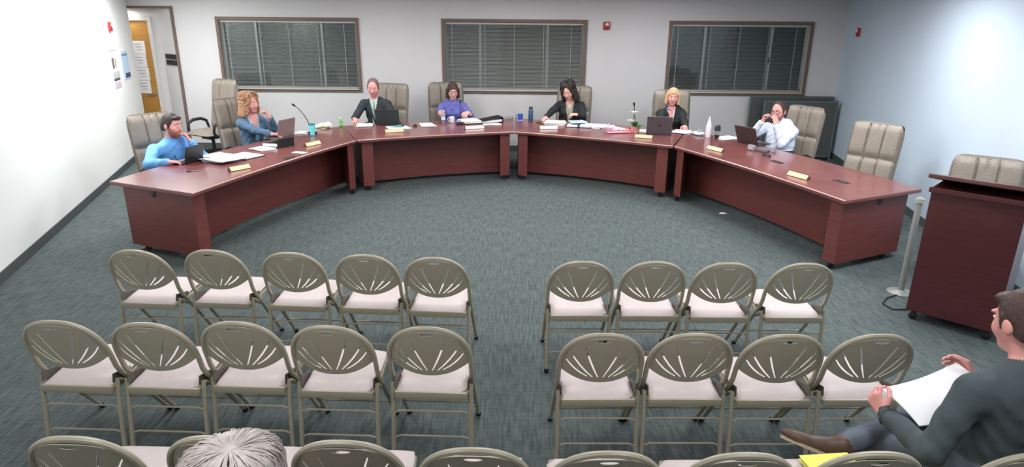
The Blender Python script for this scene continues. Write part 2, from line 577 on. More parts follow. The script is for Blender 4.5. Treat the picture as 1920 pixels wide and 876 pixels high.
# black sign strips on the angled alcove wall
sg = thing('room_sign', 'two black horizontal sign strips beside the alcove door', 'sign', (0, 0, 0))
sc = JB.lerp(DA, .42)
ang = math.atan2(dA.y, dA.x)
for k, z in enumerate((1.625, 1.52)):
    MB().box((sc.x - nA.x * .008, sc.y - nA.y * .008, z), (.46, .012, .085), rotz(ang), bev=.003).build('sign_strip', 'black_plastic', sg)

# things on the left wall
LN = Vector((0.95, 0.31, 0)).normalized()
lang = math.atan2(LD.y, LD.x)
def on_left(y, off):
    t = (LC.y - y) / -LD.y
    p = LC + LD * t + LN * off
    return p
def alarm(name, lab, p, ang, z):
    # local: x along wall, -y out of wall
    t = thing(name, lab, 'fire alarm', (p.x, p.y, z), ang, 'red fire alarm strobes on the walls')
    MB().box((0, -.02, 0), (.115, .04, .135), bev=.012).build('housing', 'red_alarm', t, True)
    MB().box((.0, -.052, .025), (.06, .035, .05), bev=.012).build('strobe_lens', 'lens_white', t, True)
    g = MB()
    for k in range(4):
        g.box((0, -.042, -.03 - k * .011), (.06, .004, .005))
    g.build('horn_grille', mat('dark_red', srgb(110, 24, 30), .6), t)
    return t
p = on_left(10.46, 0)
alarm('fire_alarm', 'red fire alarm strobe on the white left wall', p, math.atan2(-LD.y, -LD.x) + PI * 0, 2.15)
alarm('fire_alarm', 'red fire alarm strobe on back wall between middle and right windows', Vector((1.62, YB, 0)), 0, 2.22)
pr = RC + RD * ((RC.y - 11.04) / -RD.y)
alarm('fire_alarm', 'red fire alarm strobe on the pale blue right wall', pr, math.atan2(RD.y, RD.x), 2.16)
def poster(name, lab, y, z, w_, h_, m, marks):
    p = on_left(y, 0.0)
    t = thing(name, lab, 'notice', (p.x, p.y, z), math.atan2(-LD.y, -LD.x))
    # the wall's outward normal is local -y
    MB().box((0, -.004, 0), (w_, .003, h_)).build('sheet', m, t)
    for (mx, mz, mw, mh, mm) in marks:
        MB().box((mx, -.0065, mz), (mw, .002, mh)).build('printed_mark', mm, t)
poster('wall_poster', 'tall white notice with grey picture panels on the left wall', 10.38, 1.53, .52, .60, 'paper',
       [(0, .27, .40, .012, 'ink_grey'), (-.06, .08, .12, .16, mat('print_brown', srgb(120, 96, 84), .8)), (.08, .08, .07, .13, 'ink_grey'),
        (.02, -.1, .40, .10, mat('print_pale', srgb(190, 196, 192), .8)), (.02, -.17, .36, .035, 'ink'), (.03, -.25, .36, .08, mat('print_pink', srgb(214, 196, 206), .8))])
poster('wall_notice', 'pale blue notice with dark bottom band nearest the alcove on left wall', 11.08, 1.53, .44, .45, 'paper_blue',
       [(0, .17, .36, .03, mat('print_blue', srgb(110, 140, 190), .8)), (.04, -.16, .33, .075, 'ink')])

# grey partition panels in the right back corner
def partition(lab, loc, rz, wdt, hgt, grp):
    t = thing('partition_panel', lab, 'partition', loc, rz, grp)
    MB().box((0, 0, hgt / 2 + .03), (wdt - .06, .035, hgt - .06)).build('fabric_panel', 'partition', t)
    e = MB()
    for s in (-1, 1):
        e.box((s * (wdt / 2 - .015), 0, hgt / 2), (.03, .045, hgt), bev=.006)
    e.box((0, 0, hgt - .015), (wdt - .06, .045, .03), bev=.006)
    e.box((0, 0, .045), (wdt - .06, .045, .03), bev=.006)
    e.build('edge_frame', 'partition_edge', t)
    for s in (-1, 1):
        MB().box((s * wdt * .4, 0, .012), (.05, .26, .024), bev=.006).build('foot', 'black_plastic', t)
partition('dark grey partition panel against back wall behind man in white shirt', (4.96, 11.66, 0), 0, 1.50, 1.06, 'partition panels')
partition('shorter dark grey partition panel standing in front of the other one', (5.0, 11.36, 0), R(-1), 1.28, 1.015, 'partition panels')
# ================================================================ TABLES
TZ = 0.74
def arc(a, b, sag, n, side):
    """points from a to b bulging by sag along side vector"""
    out = []
    for k in range(n + 1):
        t = k / n
        s = 4 * t * (1 - t) * sag
        out.append((a[0] + (b[0] - a[0]) * t + side[0] * s, a[1] + (b[1] - a[1]) * t + side[1] * s))
    return out
def conf_table(lab, A, B, A2, B2, sag_in, sag_out, groms, end_hole=None):
    cx, cy = (A[0] + B[0] + A2[0] + B2[0]) / 4, (A[1] + B[1] + A2[1] + B2[1]) / 4
    t = thing('conference_table', lab, 'table', (cx, cy, 0), 0, 'cherry tables in a horseshoe')
    L = lambda p: Vector((p[0] - cx, p[1] - cy))
    a, b, a2, b2 = L(A), L(B), L(A2), L(B2)
    tan = (b - a).normalized()
    out = Vector((-tan.y, tan.x))
    if out.dot((a2 + b2) / 2 - (a + b) / 2) < 0:
        out = -out
    inner = arc(a, b, sag_in, 14, out)
    outer = arc(b2, a2, sag_out, 14, out)
    poly = inner + outer
    MB().prism(poly, TZ - .038, TZ, .006).build('tabletop', 'cherry', t, True)
    # pale band on the front edge, its highlight painted as colour
    eb = MB()
    ip = [Vector(p) - out * .0005 for p in inner]
    vs = []
    fs = []
    for k, p in enumerate(ip):
        for (o, z) in ((0, TZ - .012), (-.004, TZ - .009), (-.004, TZ - .003), (.004, TZ + .0012)):
            q = p + out * o
            vs.append((q.x, q.y, z))
    for k in range(len(ip) - 1):
        for j in range(3):
            fs.append((k * 4 + j, k * 4 + j + 1, k * 4 + 5 + j, k * 4 + 4 + j))
    eb.add(vs, fs)
    eb.build('edge_band', mat('edge_highlight', srgb(196, 160, 148), .35), t, True)
    # end pedestals
    for (p, p2, s) in ((a, a2, 1), (b, b2, -1)):
        d = (p2 - p)
        ln = d.length
        d.normalize()
        th = .15
        q0 = p + d * .07 + tan * s * .065
        q1 = p2 - d * .10 + tan * s * .065
        poly = [q0, q0 + tan * s * th, q1 + tan * s * th, q1]
        e = MB().prism([(v.x, v.y) for v in poly], .075, TZ - .038)
        eo = e.build('end_panel', 'cherry_panel', t)
        for f_ in (.05, ln - .30):
            cpt = q0 + d * f_ + tan * s * th / 2
            c = MB()
            c.lathe([(.028, -.013), (.032, -.009), (.032, .009), (.028, .013)], (cpt.x, cpt.y, .032), 12, Matrix.Rotation(R(90), 3, 'X'))
            c.box((cpt.x, cpt.y, .068), (.03, .03, .014))
            c.build('caster', 'black_plastic', t, True)
        if end_hole == s:
            h = q0.lerp(q1, .55) - tan * s * .001
            MB().lathe([(.034, -.003), (.038, 0), (.034, .004)], (h.x, h.y, TZ - .085), 14,
                       Matrix.Rotation(math.atan2(d.y, d.x), 3, 'Z') @ Matrix.Rotation(R(90), 3, 'X')).build('cable_port', 'black_plastic', t, True)
    # curved modesty panel
    da, db = (a2 - a).normalized(), (b2 - b).normalized()
    ma, mb = a + da * (.42 / da.dot(out)) + tan * .20, b + db * (.42 / db.dot(out)) - tan * .20
    fi = arc(ma, mb, sag_in + .05, 12, out)
    bi = [(p[0] + out.x * .022, p[1] + out.y * .022) for p in reversed(fi)]
    MB().prism(fi + bi, .05, TZ - .038).build('modesty_panel', 'cherry_panel', t, True)
    for (gx, gy, ga) in groms:
        g = MB().box((gx - cx, gy - cy, TZ + .003), (.17, .075, .006), rotz(ga), bev=.003).build('power_grommet', mat('grommet', srgb(70, 52, 56), .5), t)
        MB().box((gx - cx, gy - cy, TZ + .0075), (.15, .02, .003), rotz(ga)).build('grommet_slot', 'black_plastic', g)
    return t
conf_table('long cherry conference table at left with man in blue shirt behind it', (-2.99, 5.82), (-2.118, 8.668), (-4.02, 6.26), (-2.622, 9.885), .06, .20, [(-2.62, 7.46, R(70))], 1)
conf_table('cherry conference table left of centre where the man in suit sits', (-2.105, 8.68), (.015, 9.50), (-2.606, 9.897), (.010, 10.87), .05, .06, [])
conf_table('cherry conference table right of centre with the potted white flower', (.025, 9.50), (2.115, 8.46), (.022, 10.87), (2.622, 9.79), .05, .06, [])
conf_table('long cherry conference table at right with an empty leather chair behind it', (2.130, 8.448), (3.08, 5.77), (2.640, 9.777), (4.07, 6.24), .06, .16,
           [(3.113, 7.486, R(-68)), (3.401, 6.52, R(-66))], -1)

# ================================================================ EXECUTIVE CHAIRS
def pad_mesh(wd, ht, th, n=8, bulge=.5, wtop=1.0, curve=0.0, pinch=0.0, cr=.05):
    """upholstered pad, x across, z up, front towards +y; edges rounded, middle domed"""
    vs, fs = [], []
    N = n
    for side in (1, -1):
        for j in range(N + 1):
            for i in range(N + 1):
                u, v = -1 + 2 * i / N, -1 + 2 * j / N
                e = max((1 - abs(u) ** 5) * (1 - abs(v) ** 5), 0) ** .45
                wv = 1 + (wtop - 1) * (v + 1) / 2
                ru = u * (1 - cr * v ** 8)
                x = ru * wd / 2 * wv
                z = v * ht / 2 * (1 - cr * .7 * u ** 8)
                y = side * th / 2 * (e if side > 0 else e * bulge) + curve * u * u
                if pinch and side > 0:
                    y -= pinch * math.exp(-(u / .12) ** 2) * (1 if v > .2 else .2)
                vs.append((x, y, z))
    M = (N + 1) * (N + 1)
    idx = lambda s, i, j: s * M + j * (N + 1) + i
    for j in range(N):
        for i in range(N):
            fs.append((idx(0, i, j), idx(0, i, j + 1), idx(0, i + 1, j + 1), idx(0, i + 1, j)))
            fs.append((idx(1, i, j), idx(1, i + 1, j), idx(1, i + 1, j + 1), idx(1, i, j + 1)))
    for i in range(N):
        fs.append((idx(0, i, 0), idx(0, i + 1, 0), idx(1, i + 1, 0), idx(1, i, 0)))
        fs.append((idx(0, i, N), idx(1, i, N), idx(1, i + 1, N), idx(0, i + 1, N)))
        fs.append((idx(0, 0, i), idx(1, 0, i), idx(1, 0, i + 1), idx(0, 0, i + 1)))
        fs.append((idx(0, N, i), idx(0, N, i + 1), idx(1, N, i + 1), idx(1, N, i)))
    return vs, fs
def exec_chair_proto():
    t = thing('executive_chair', 'tmp', 'chair')
    b = MB()
    for k in range(5):
        a = 2 * PI * k / 5 + .3
        p = Vector((math.cos(a), math.sin(a), 0))
        b.tube([p * .03 + Vector((0, 0, .125)), p * .16 + Vector((0, 0, .11)), p * .31 + Vector((0, 0, .08))], [.03, .026, .018], 8, flat=.8)
    b.lathe([(.05, .08), (.05, .15), (.035, .16)], seg=12)
    base = b.build('star_base', 'black_plastic', t, True)
    for k in range(5):
        a = 2 * PI * k / 5 + .3
        c = MB()
        for s in (-1, 1):
            c.lathe([(.022, -.009), (.028, -.006), (.028, .006), (.022, .009)], (math.cos(a) * .31 + s * .014 * -math.sin(a), math.sin(a) * .31 + s * .014 * math.cos(a), .028), 10,
                    Matrix.Rotation(a, 3, 'Z') @ Matrix.Rotation(R(90), 3, 'X'))
        c.tube([(math.cos(a) * .31, math.sin(a) * .31, .03), (math.cos(a) * .31, math.sin(a) * .31, .085)], .009, 6)
        c.build('caster', 'black_plastic', base, True)
    g = MB()
    g.lathe([(.028, .14), (.028, .30), (.02, .30), (.02, .33)], seg=12)
    g.build('gas_lift', 'black_plastic', t, True)
    MB().box((0, 0, .345), (.22, .26, .04), bev=.01).build('seat_plate', 'black_plastic', t)
    # seat cushion
    s = MB()
    vs, fs = pad_mesh(.54, .52, .14, 10)
    s.add([(x, z + .03, y + .415) for (x, y, z) in vs], fs)
    s.build('seat', 'leather', t, True)
    # backrest shell and six padded segments, reclined
    RC_ = Matrix.Rotation(R(10), 3, 'X')
    def place(vs, c):
        return [tuple(RC_ @ Vector((x + c[0], y + c[1], z + c[2])) + Vector((0, -.245, .44))) for (x, y, z) in vs]
    sh = MB()
    vs, fs = pad_mesh(.61, .83, .10, 14, 1.0, 1.0, .035, 0, .09)
    sh.add(place(vs, (0, -.028, .41)), fs)
    back = sh.build('backrest', 'leather_dark', t, True)
    for (row, zc, hh) in ((0, .60, .405), (1, .205, .40)):
        for i, xc in enumerate((-.185, 0, .185)):
            c = MB()
            vs, fs = pad_mesh(.196, hh, .075, 10, .3, 1.0, 0, .012 if (i == 1 and row == 0) else 0, .02)
            c.add(place(vs, (xc, .012 + .035 * (xc / .30) ** 2, zc)), fs)
            c.build('back_cushion', 'leather', back, True)
    # arm loops
    for sx in (-1, 1):
        x = sx * .315
        pts = [(x - sx * .06, .12, .37), (x, .16, .39), (x, .20, .47), (x, .18, .57), (x, .09, .615), (x, -.05, .62), (x, -.15, .58), (x, -.18, .49), (x - sx * .04, -.17, .42)]
        MB().tube(pts, [.02, .021, .022, .024, .026, .026, .024, .021, .02], 10).build('armrest', 'black_plastic', t, True)
    return t
EXEC = exec_chair_proto()
_exec_used = [False]
def exec_chair(lab, x, y, face, grp='leather executive chairs', s=1.0):
    """face = direction (dx,dy) the sitter looks"""
    t = EXEC if not _exec_used[0] else copy_tree(EXEC)
    _exec_used[0] = True
    t.location = (x, y, 0)
    t.rotation_euler = (0, 0, math.atan2(face[1], face[0]) - PI / 2)
    t.scale = (s, s, s)
    tag(t, lab, 'chair', grp)
    return t
# ================================================================ FOLDING CHAIRS
def fold_proto():
    t = thing('folding_chair', 'tmp', 'chair')
    W2 = .213
    def back_y(z):
        # profile of the back frame (y of the tube) as a function of z; origin on the rear foot line
        if z > .50:
            return .075 - (z - .50) * .30
        return .075 + (.50 - z) * .77
    # arch tube with both front legs: two legs + arch as separate parts
    arch = []
    nA = 26
    zc = .60
    for k in range(nA + 1):
        a = PI * k / nA
        cx, sz = math.cos(a), max(math.sin(a), 0.0)
        x = -W2 * (abs(cx) ** .84) * (1 if cx >= 0 else -1)
        z = zc + .222 * (sz ** .84)
        arch.append((x, back_y(z) - .012 * sz, z))
    low = [(-W2, back_y(z), z) for z in (.47, .52, .56)]
    pts = low + arch + [(-p[0], p[1], p[2]) for p in reversed(low)]
    MB().tube(pts, .0135, 8).build('back_frame', 'chair_metal', t, True)
    for s in (-1, 1):
        lg = [(s * W2, back_y(z), z) for z in (.47, .44, .3, .15, .02)]
        l = MB().tube(lg, .0125, 8).build('leg', 'chair_metal', t, True)
        MB().tube([(s * W2, back_y(.03), .03), (s * W2, back_y(.0) + .0, .002)], .0155, 8).build('foot_cap', 'black_rubber', l, True)
    # fan back panel with seven slots and a hand hole, bent
    out = []
    top = []
    for k in range(33):
        a = PI * k / 32
        cx, sz = math.cos(a), max(math.sin(a), 0.0)
        top.append((-(W2 - .006) * (abs(cx) ** .84) * (1 if cx >= 0 else -1), zc + .216 * (sz ** .84)))
    bot = []
    for k in range(1, 24):
        u = 1 - 2 * k / 24
        bot.append((u * (W2 - .006), .520 + .080 * abs(u) ** 2.2))
    outline = top + bot
    holes = []
    for sx in (-1, 1):
        for (xb, zb, xt, zt, bow) in ((.014, .556, .092, .762, .004), (.042, .557, .160, .716, .008), (.069, .561, .178, .664, .010)):
            p0, p1 = Vector((xb, zb)), Vector((xt, zt))
            d = (p1 - p0).normalized()
            n = Vector((d.y, -d.x))
            L_, R_ = [], []
            for k in range(5):
                q = p0.lerp(p1, k / 4) + n * bow * 4 * (k / 4) * (1 - k / 4)
                wq = (.0030, .0042, .0046, .0042, .0030)[k]
                L_.append(q - n * wq)
                R_.append(q + n * wq)
            lp = L_ + [p1 + d * .003] + R_[::-1] + [p0 - d * .003]
            holes.append([Vector((sx * q.x, q.y)) for q in lp])
    hh = []
    for k in range(12):
        a = 2 * PI * k / 12
        hh.append(Vector((.036 * math.cos(a), .797 + .008 * math.sin(a))))
    holes.append(hh)
    verts, edges = [], []
    def loop(pts):
        n0 = len(verts)
        for p in pts:
            verts.append(Vector((p[0], p[1])))
        m = len(pts)
        edges.extend([(n0 + k, n0 + (k + 1) % m) for k in range(m)])
    loop(outline)
    for h in holes:
        loop(h)
    def in_poly(p, poly):
        c = False
        j = len(poly) - 1
        for i in range(len(poly)):
            xi, yi = poly[i][0], poly[i][1]
            xj, yj = poly[j][0], poly[j][1]
            if (yi > p[1]) != (yj > p[1]) and p[0] < (xj - xi) * (p[1] - yi) / (yj - yi) + xi:
                c = not c
            j = i
        return c
    for gx in range(-8, 9):
        for gz in range(0, 12):
            p = (gx * .026, .53 + gz * .026)
            if in_poly(p, outline) and not any(in_poly(p, h) for h in holes):
                verts.append(Vector(p))
    vo, eo, fo, *_ = geometry.delaunay_2d_cdt(verts, edges, [], 0, 1e-5)
    tris = []
    for f in fo:
        c = sum((vo[i] for i in f), Vector((0, 0))) / len(f)
        if in_poly(c, outline) and not any(in_poly(c, h) for h in holes):
            tris.append(list(f))
    def bend(p, off):
        x, z = p
        y = back_y(z) - .012 * max(0, 1 - (x / W2) ** 2) * 1.6 + off
        # dished about the vertical axis: middle sits further back
        y -= .018 * (1 - (x / W2) ** 2)
        return (x, y, z)
    nv = len(vo)
    vs = [bend(p, .002) for p in vo] + [bend(p, -.002) for p in vo]
    fs = [tuple(f) for f in tris] + [tuple(nv + i for i in reversed(f)) for f in tris]
    ec = {}
    for f in tris:
        for k in range(len(f)):
            a, b = f[k], f[(k + 1) % len(f)]
            ec[(a, b)] = True
    for (a, b) in list(ec):
        if (b, a) not in ec:
            fs.append((a, nv + a, nv + b, b))
    MB().add(vs, fs).build('backrest', 'chair_panel', t, True)
    # seat pan with apron and padded cushion
    sp = MB()
    sp.prism([(-.195, .035), (.195, .035), (.200, .20), (.185, .44), (-.185, .44), (-.200, .20)], .385, .414, .004)
    sp.box((0, .030, .398), (.385, .016, .044), bev=.005)
    sp.build('seat_pan', 'chair_metal', t, True)
    vs, fs = pad_mesh(.385, .41, .07, 12, .2, .96)
    cs = MB()
    cs.add([(x, z + .238, y + .427 + .010 * (z / .2)) for (x, y, z) in vs], fs)
    cs.build('seat_cushion', 'seat_vinyl', t, True)
    # rear legs
    wr = W2 - .004
    for s in (-1, 1):
        pts = [(s * (wr - .006), .16, .375), (s * (wr - .002), .085, .43), (s * wr, .06, .445), (s * wr, .035, .25), (s * (wr + .004), .004, .02)]
        l = MB().tube(pts, .0125, 8).build('leg', 'chair_metal', t, True)
        MB().tube([(s * (wr + .004), .006, .03), (s * (wr + .004), .002, .002)], .0155, 8).build('foot_cap', 'black_rubber', l, True)
        MB().box((s * (W2 - .018), .12, .44), (.005, .15, .05), Matrix.Rotation(R(-14), 3, 'X')).build('hinge_plate', mat('hinge', srgb(98, 92, 84), .5, .3), t)
    for z in (.295, .15):
        y = .055 - (.42 - z) * .12
        pts = [(-wr + .004, y, z - .035), (-wr + .012, y, z - .010), (-wr + .038, y, z), (0, y, z), (wr - .038, y, z), (wr - .012, y, z - .010), (wr - .004, y, z - .035)]
        MB().tube(pts, .006, 6).build('stretcher', 'chair_metal', t, True)
    zf = .17
    MB().tube([(-W2, back_y(zf), zf), (W2, back_y(zf), zf)], .006, 6).build('stretcher', 'chair_metal', t, True)
    return t
FOLD = fold_proto()
_fold_used = [False]
def fold_chair(lab, x, ytop, yaw, grp):
    t = FOLD if not _fold_used[0] else copy_tree(FOLD)
    _fold_used[0] = True
    t.rotation_euler = (0, 0, R(yaw))
    t.location = (x, ytop + .035, 0)
    tag(t, lab, 'folding chair', grp)
    return t
ORD = ['first', 'second', 'third', 'fourth', 'fifth']
row1L = [(-2.513, 4.014), (-2.01, 4.03), (-1.47, 3.995), (-.968, 3.965), (-.50, 3.925)]
row1R = [(.457, 3.88), (.931, 3.885), (1.398, 3.876), (1.90, 3.88)]
row2L = [(-2.33, 2.96), (-1.86, 2.945), (-1.407, 2.965), (-.925, 2.927), (-.424, 2.925)]
row2R = [(.462, 2.872), (.918, 2.882), (1.38, 2.88), (1.842, 2.89)]
row3L = [(-1.62, 2.01), (-1.10, 2.02), (-.617, 2.0), (-.132, 1.963)]
row3R = [(.356, 1.951), (.849, 1.95), (1.330, 1.962)]
for k, (x, y) in enumerate(row1L):
    fold_chair('padded taupe folding chair in the front row left of the aisle, %s from the left' % ORD[k], x, y, -3, 'front row folding chairs')
for k, (x, y) in enumerate(row1R):
    fold_chair('padded taupe folding chair in the front row right of the aisle, %s from the aisle' % ORD[k], x, y, 1, 'front row folding chairs')
for k, (x, y) in enumerate(row2L):
    fold_chair('padded taupe folding chair in the middle row left of the aisle, %s from the left' % ORD[k], x, y, -2, 'middle row folding chairs')
for k, (x, y) in enumerate(row2R):
    fold_chair('padded taupe folding chair in the middle row right of the aisle, %s from the aisle' % ORD[k], x, y, 1, 'middle row folding chairs')
for k, (x, y) in enumerate(row3L):
    fold_chair('folding chair at bottom edge of the view, %s from the left' % ORD[k], x, y, -1, 'nearest row folding chairs')
for k, (x, y) in enumerate(row3R):
    lab = ['folding chair at bottom edge of the view, just right of the aisle', 'folding chair at bottom edge, between the aisle chair and the yellow folder', 'folding chair at bottom edge holding a yellow folder'][k]
    fold_chair(lab, x, y, 1, 'nearest row folding chairs')
# ================================================================ IMPLICIT SURFACES (bodies, hair)
class Field:
    def __init__(self, lo, hi, vox):
        self.lo = np.array(lo, dtype=np.float32)
        self.vox = vox
        self.n = (np.ceil((np.array(hi) - np.array(lo)) / vox).astype(int) + 1)
        self.f = np.full(self.n, 0.5, dtype=np.float32)
        self.best = np.full(self.n, 0.5, dtype=np.float32)
        self.id = np.zeros(self.n, dtype=np.int8)
    def _sub(self, bl, bh, pad):
        a = np.floor((np.array(bl) - pad - self.lo) / self.vox).astype(int)
        b = np.ceil((np.array(bh) + pad - self.lo) / self.vox).astype(int) + 1
        a = np.clip(a, 0, self.n)
        b = np.clip(b, 0, self.n)
        if np.any(b - a < 1):
            return None
        ax = [self.lo[i] + self.vox * np.arange(a[i], b[i], dtype=np.float32) for i in range(3)]
        X = ax[0][:, None, None]
        Y = ax[1][None, :, None]
        Z = ax[2][None, None, :]
        return (slice(a[0], b[0]), slice(a[1], b[1]), slice(a[2], b[2])), X, Y, Z
    def _comb(self, s, d, k, m):
        f = self.f[s]
        if k > 0:
            h = np.maximum(k - np.abs(f - d), 0) / k
            self.f[s] = np.minimum(f, d) - h * h * k * 0.25
        else:
            self.f[s] = np.minimum(f, d)
        bs = self.best[s]
        w_ = d < bs
        bs[w_] = d[w_]
        self.id[s][w_] = m
    def cone(self, a, b, ra, rb, k=.02, m=0):
        a = np.array(a, dtype=np.float32)
        b = np.array(b, dtype=np.float32)
        r = max(ra, rb)
        q = self._sub(np.minimum(a, b) - r, np.maximum(a, b) + r, k + 3 * self.vox)
        if q is None:
            return
        s, X, Y, Z = q
        ab = b - a
        L2 = float(ab @ ab) + 1e-9
        px, py, pz = X - a[0], Y - a[1], Z - a[2]
        t = np.clip((px * ab[0] + py * ab[1] + pz * ab[2]) / L2, 0, 1)
        d = np.sqrt((px - t * ab[0]) ** 2 + (py - t * ab[1]) ** 2 + (pz - t * ab[2]) ** 2) - (ra + (rb - ra) * t)
        self._comb(s, d, k, m)
    def _ell(self, c, r, M, pad):
        c = np.array(c, dtype=np.float32)
        r = np.array(r, dtype=np.float32)
        rm = float(r.max())
        q = self._sub(c - rm, c + rm, pad)
        if q is None:
            return None
        s, X, Y, Z = q
        px, py, pz = X - c[0], Y - c[1], Z - c[2]
        if M is not None:
            M = np.array(M, dtype=np.float32)      # columns = local axes
            lx = px * M[0, 0] + py * M[1, 0] + pz * M[2, 0]
            ly = px * M[0, 1] + py * M[1, 1] + pz * M[2, 1]
            lz = px * M[0, 2] + py * M[1, 2] + pz * M[2, 2]
        else:
            lx, ly, lz = px, py, pz
        k0 = np.sqrt((lx / r[0]) ** 2 + (ly / r[1]) ** 2 + (lz / r[2]) ** 2)
        k1 = np.sqrt((lx / r[0] ** 2) ** 2 + (ly / r[1] ** 2) ** 2 + (lz / r[2] ** 2) ** 2) + 1e-6
        return s, k0 * (k0 - 1) / k1
    def ell(self, c, r, M=None, k=.02, m=0):
        q = self._ell(c, r, M, k + 3 * self.vox)
        if q:
            self._comb(q[0], q[1], k, m)
    def cut(self, c, r, M=None, k=.01):
        q = self._ell(c, r, M, k + 3 * self.vox)
        if q:
            s, d = q
            f = self.f[s]
            h = np.maximum(k - np.abs(f + d), 0) / k
            self.f[s] = np.maximum(f, -d) + h * h * k * 0.25
    def wobble(self, amp, freq):
        ax = [self.lo[i] + self.vox * np.arange(self.n[i], dtype=np.float32) for i in range(3)]
        X, Y, Z = ax[0][:, None, None], ax[1][None, :, None], ax[2][None, None, :]
        self.f += (amp * np.sin(X * freq + 2 * np.sin(Z * freq * .6)) * np.sin(Y * freq * 1.1 + np.sin(X * freq * .5)) * np.cos(Z * freq * .7 + np.sin(Y * freq * .8))).astype(np.float32)
    def folds(self, ids, amp, freq):
        ax = [self.lo[i] + self.vox * np.arange(self.n[i], dtype=np.float32) for i in range(3)]
        X, Y, Z = ax[0][:, None, None], ax[1][None, :, None], ax[2][None, None, :]
        g = np.sin((X * .7 + Z) * freq + 1.7 * np.sin(Y * freq * .5 + X * 9)) * np.sin((Y - Z * .5) * freq * .8 + 1.3 * np.sin(X * freq * .6)) 
        mk = np.isin(self.id, ids) & (np.abs(self.f) < .05)
        self.f[mk] += (amp * g.astype(np.float32))[mk]
    def mesh(self, name, mats):
        f = self.f
        f[0], f[-1] = .1, .1
        f[:, 0], f[:, -1] = .1, .1
        f[:, :, 0], f[:, :, -1] = .1, .1
        ins = f < 0
        c = np.zeros(np.array(f.shape) - 1, dtype=np.int8)
        for dx in (0, 1):
            for dy in (0, 1):
                for dz in (0, 1):
                    c += ins[dx:f.shape[0] - 1 + dx, dy:f.shape[1] - 1 + dy, dz:f.shape[2] - 1 + dz]
        act = (c > 0) & (c < 8)
        ii, jj, kk = np.nonzero(act)
        nv = len(ii)
        idx = np.full(act.shape, -1, dtype=np.int32)
        idx[ii, jj, kk] = np.arange(nv)
        acc = np.zeros((nv, 3), dtype=np.float32)
        cnt = np.zeros(nv, dtype=np.float32)
        for axis in range(3):
            o = [a for a in range(3) if a != axis]
            for u in (0, 1):
                for v in (0, 1):
                    d0 = [0, 0, 0]
                    d0[o[0]], d0[o[1]] = u, v
                    d1 = list(d0)
                    d1[axis] = 1
                    f0 = f[ii + d0[0], jj + d0[1], kk + d0[2]]
                    f1 = f[ii + d1[0], jj + d1[1], kk + d1[2]]
                    mk = (f0 < 0) != (f1 < 0)
                    t = np.where(mk, f0 / np.where(mk, f0 - f1, 1), 0)
                    p = np.zeros((nv, 3), dtype=np.float32)
                    p[:, o[0]], p[:, o[1]], p[:, axis] = u, v, t
                    acc[mk] += p[mk]
                    cnt[mk] += 1
        pos = acc / cnt[:, None] + np.stack([ii, jj, kk], 1)
        pos = self.lo + pos * self.vox
        quads = []
        for axis in range(3):
            o = [a for a in range(3) if a != axis]
            sl0 = [slice(1, -1)] * 3
            sl0[axis] = slice(0, -1)
            sl1 = [slice(1, -1)] * 3
            sl1[axis] = slice(1, None)
            a, b = ins[tuple(sl0)], ins[tuple(sl1)]
            ch = a != b
            e = np.array(np.nonzero(ch)).T
            if len(e) == 0:
                continue
            sg = a[ch]
            base = e.copy()
            base[:, o[0]] += 1
            base[:, o[1]] += 1
            q = []
            for (u, v) in ((0, 0), (1, 0), (1, 1), (0, 1)):
                cc = base.copy()
                cc[:, o[0]] -= 1 - u
                cc[:, o[1]] -= 1 - v
                q.append(idx[cc[:, 0], cc[:, 1], cc[:, 2]])
            q = np.stack(q, 1)
            fl = sg if axis != 1 else ~sg
            q[~fl] = q[~fl][:, ::-1]
            quads.append(q)
        quads = np.concatenate(quads)
        me = bpy.data.meshes.new(name)
        me.vertices.add(nv)
        me.vertices.foreach_set('co', pos.astype(np.float32).ravel())
        nq = len(quads)
        me.loops.add(nq * 4)
        me.loops.foreach_set('vertex_index', quads.astype(np.int32).ravel())
        me.polygons.add(nq)
        me.polygons.foreach_set('loop_start', np.arange(0, nq * 4, 4, dtype=np.int32))
        me.polygons.foreach_set('loop_total', np.full(nq, 4, dtype=np.int32))
        for m in mats:
            me.materials.append(MATS[m])
        vid = self.id[ii, jj, kk]
        me.polygons.foreach_set('material_index', vid[quads[:, 0]].astype(np.int32))
        me.update(calc_edges=True)
        me.validate()
        me.shade_smooth()
        return me

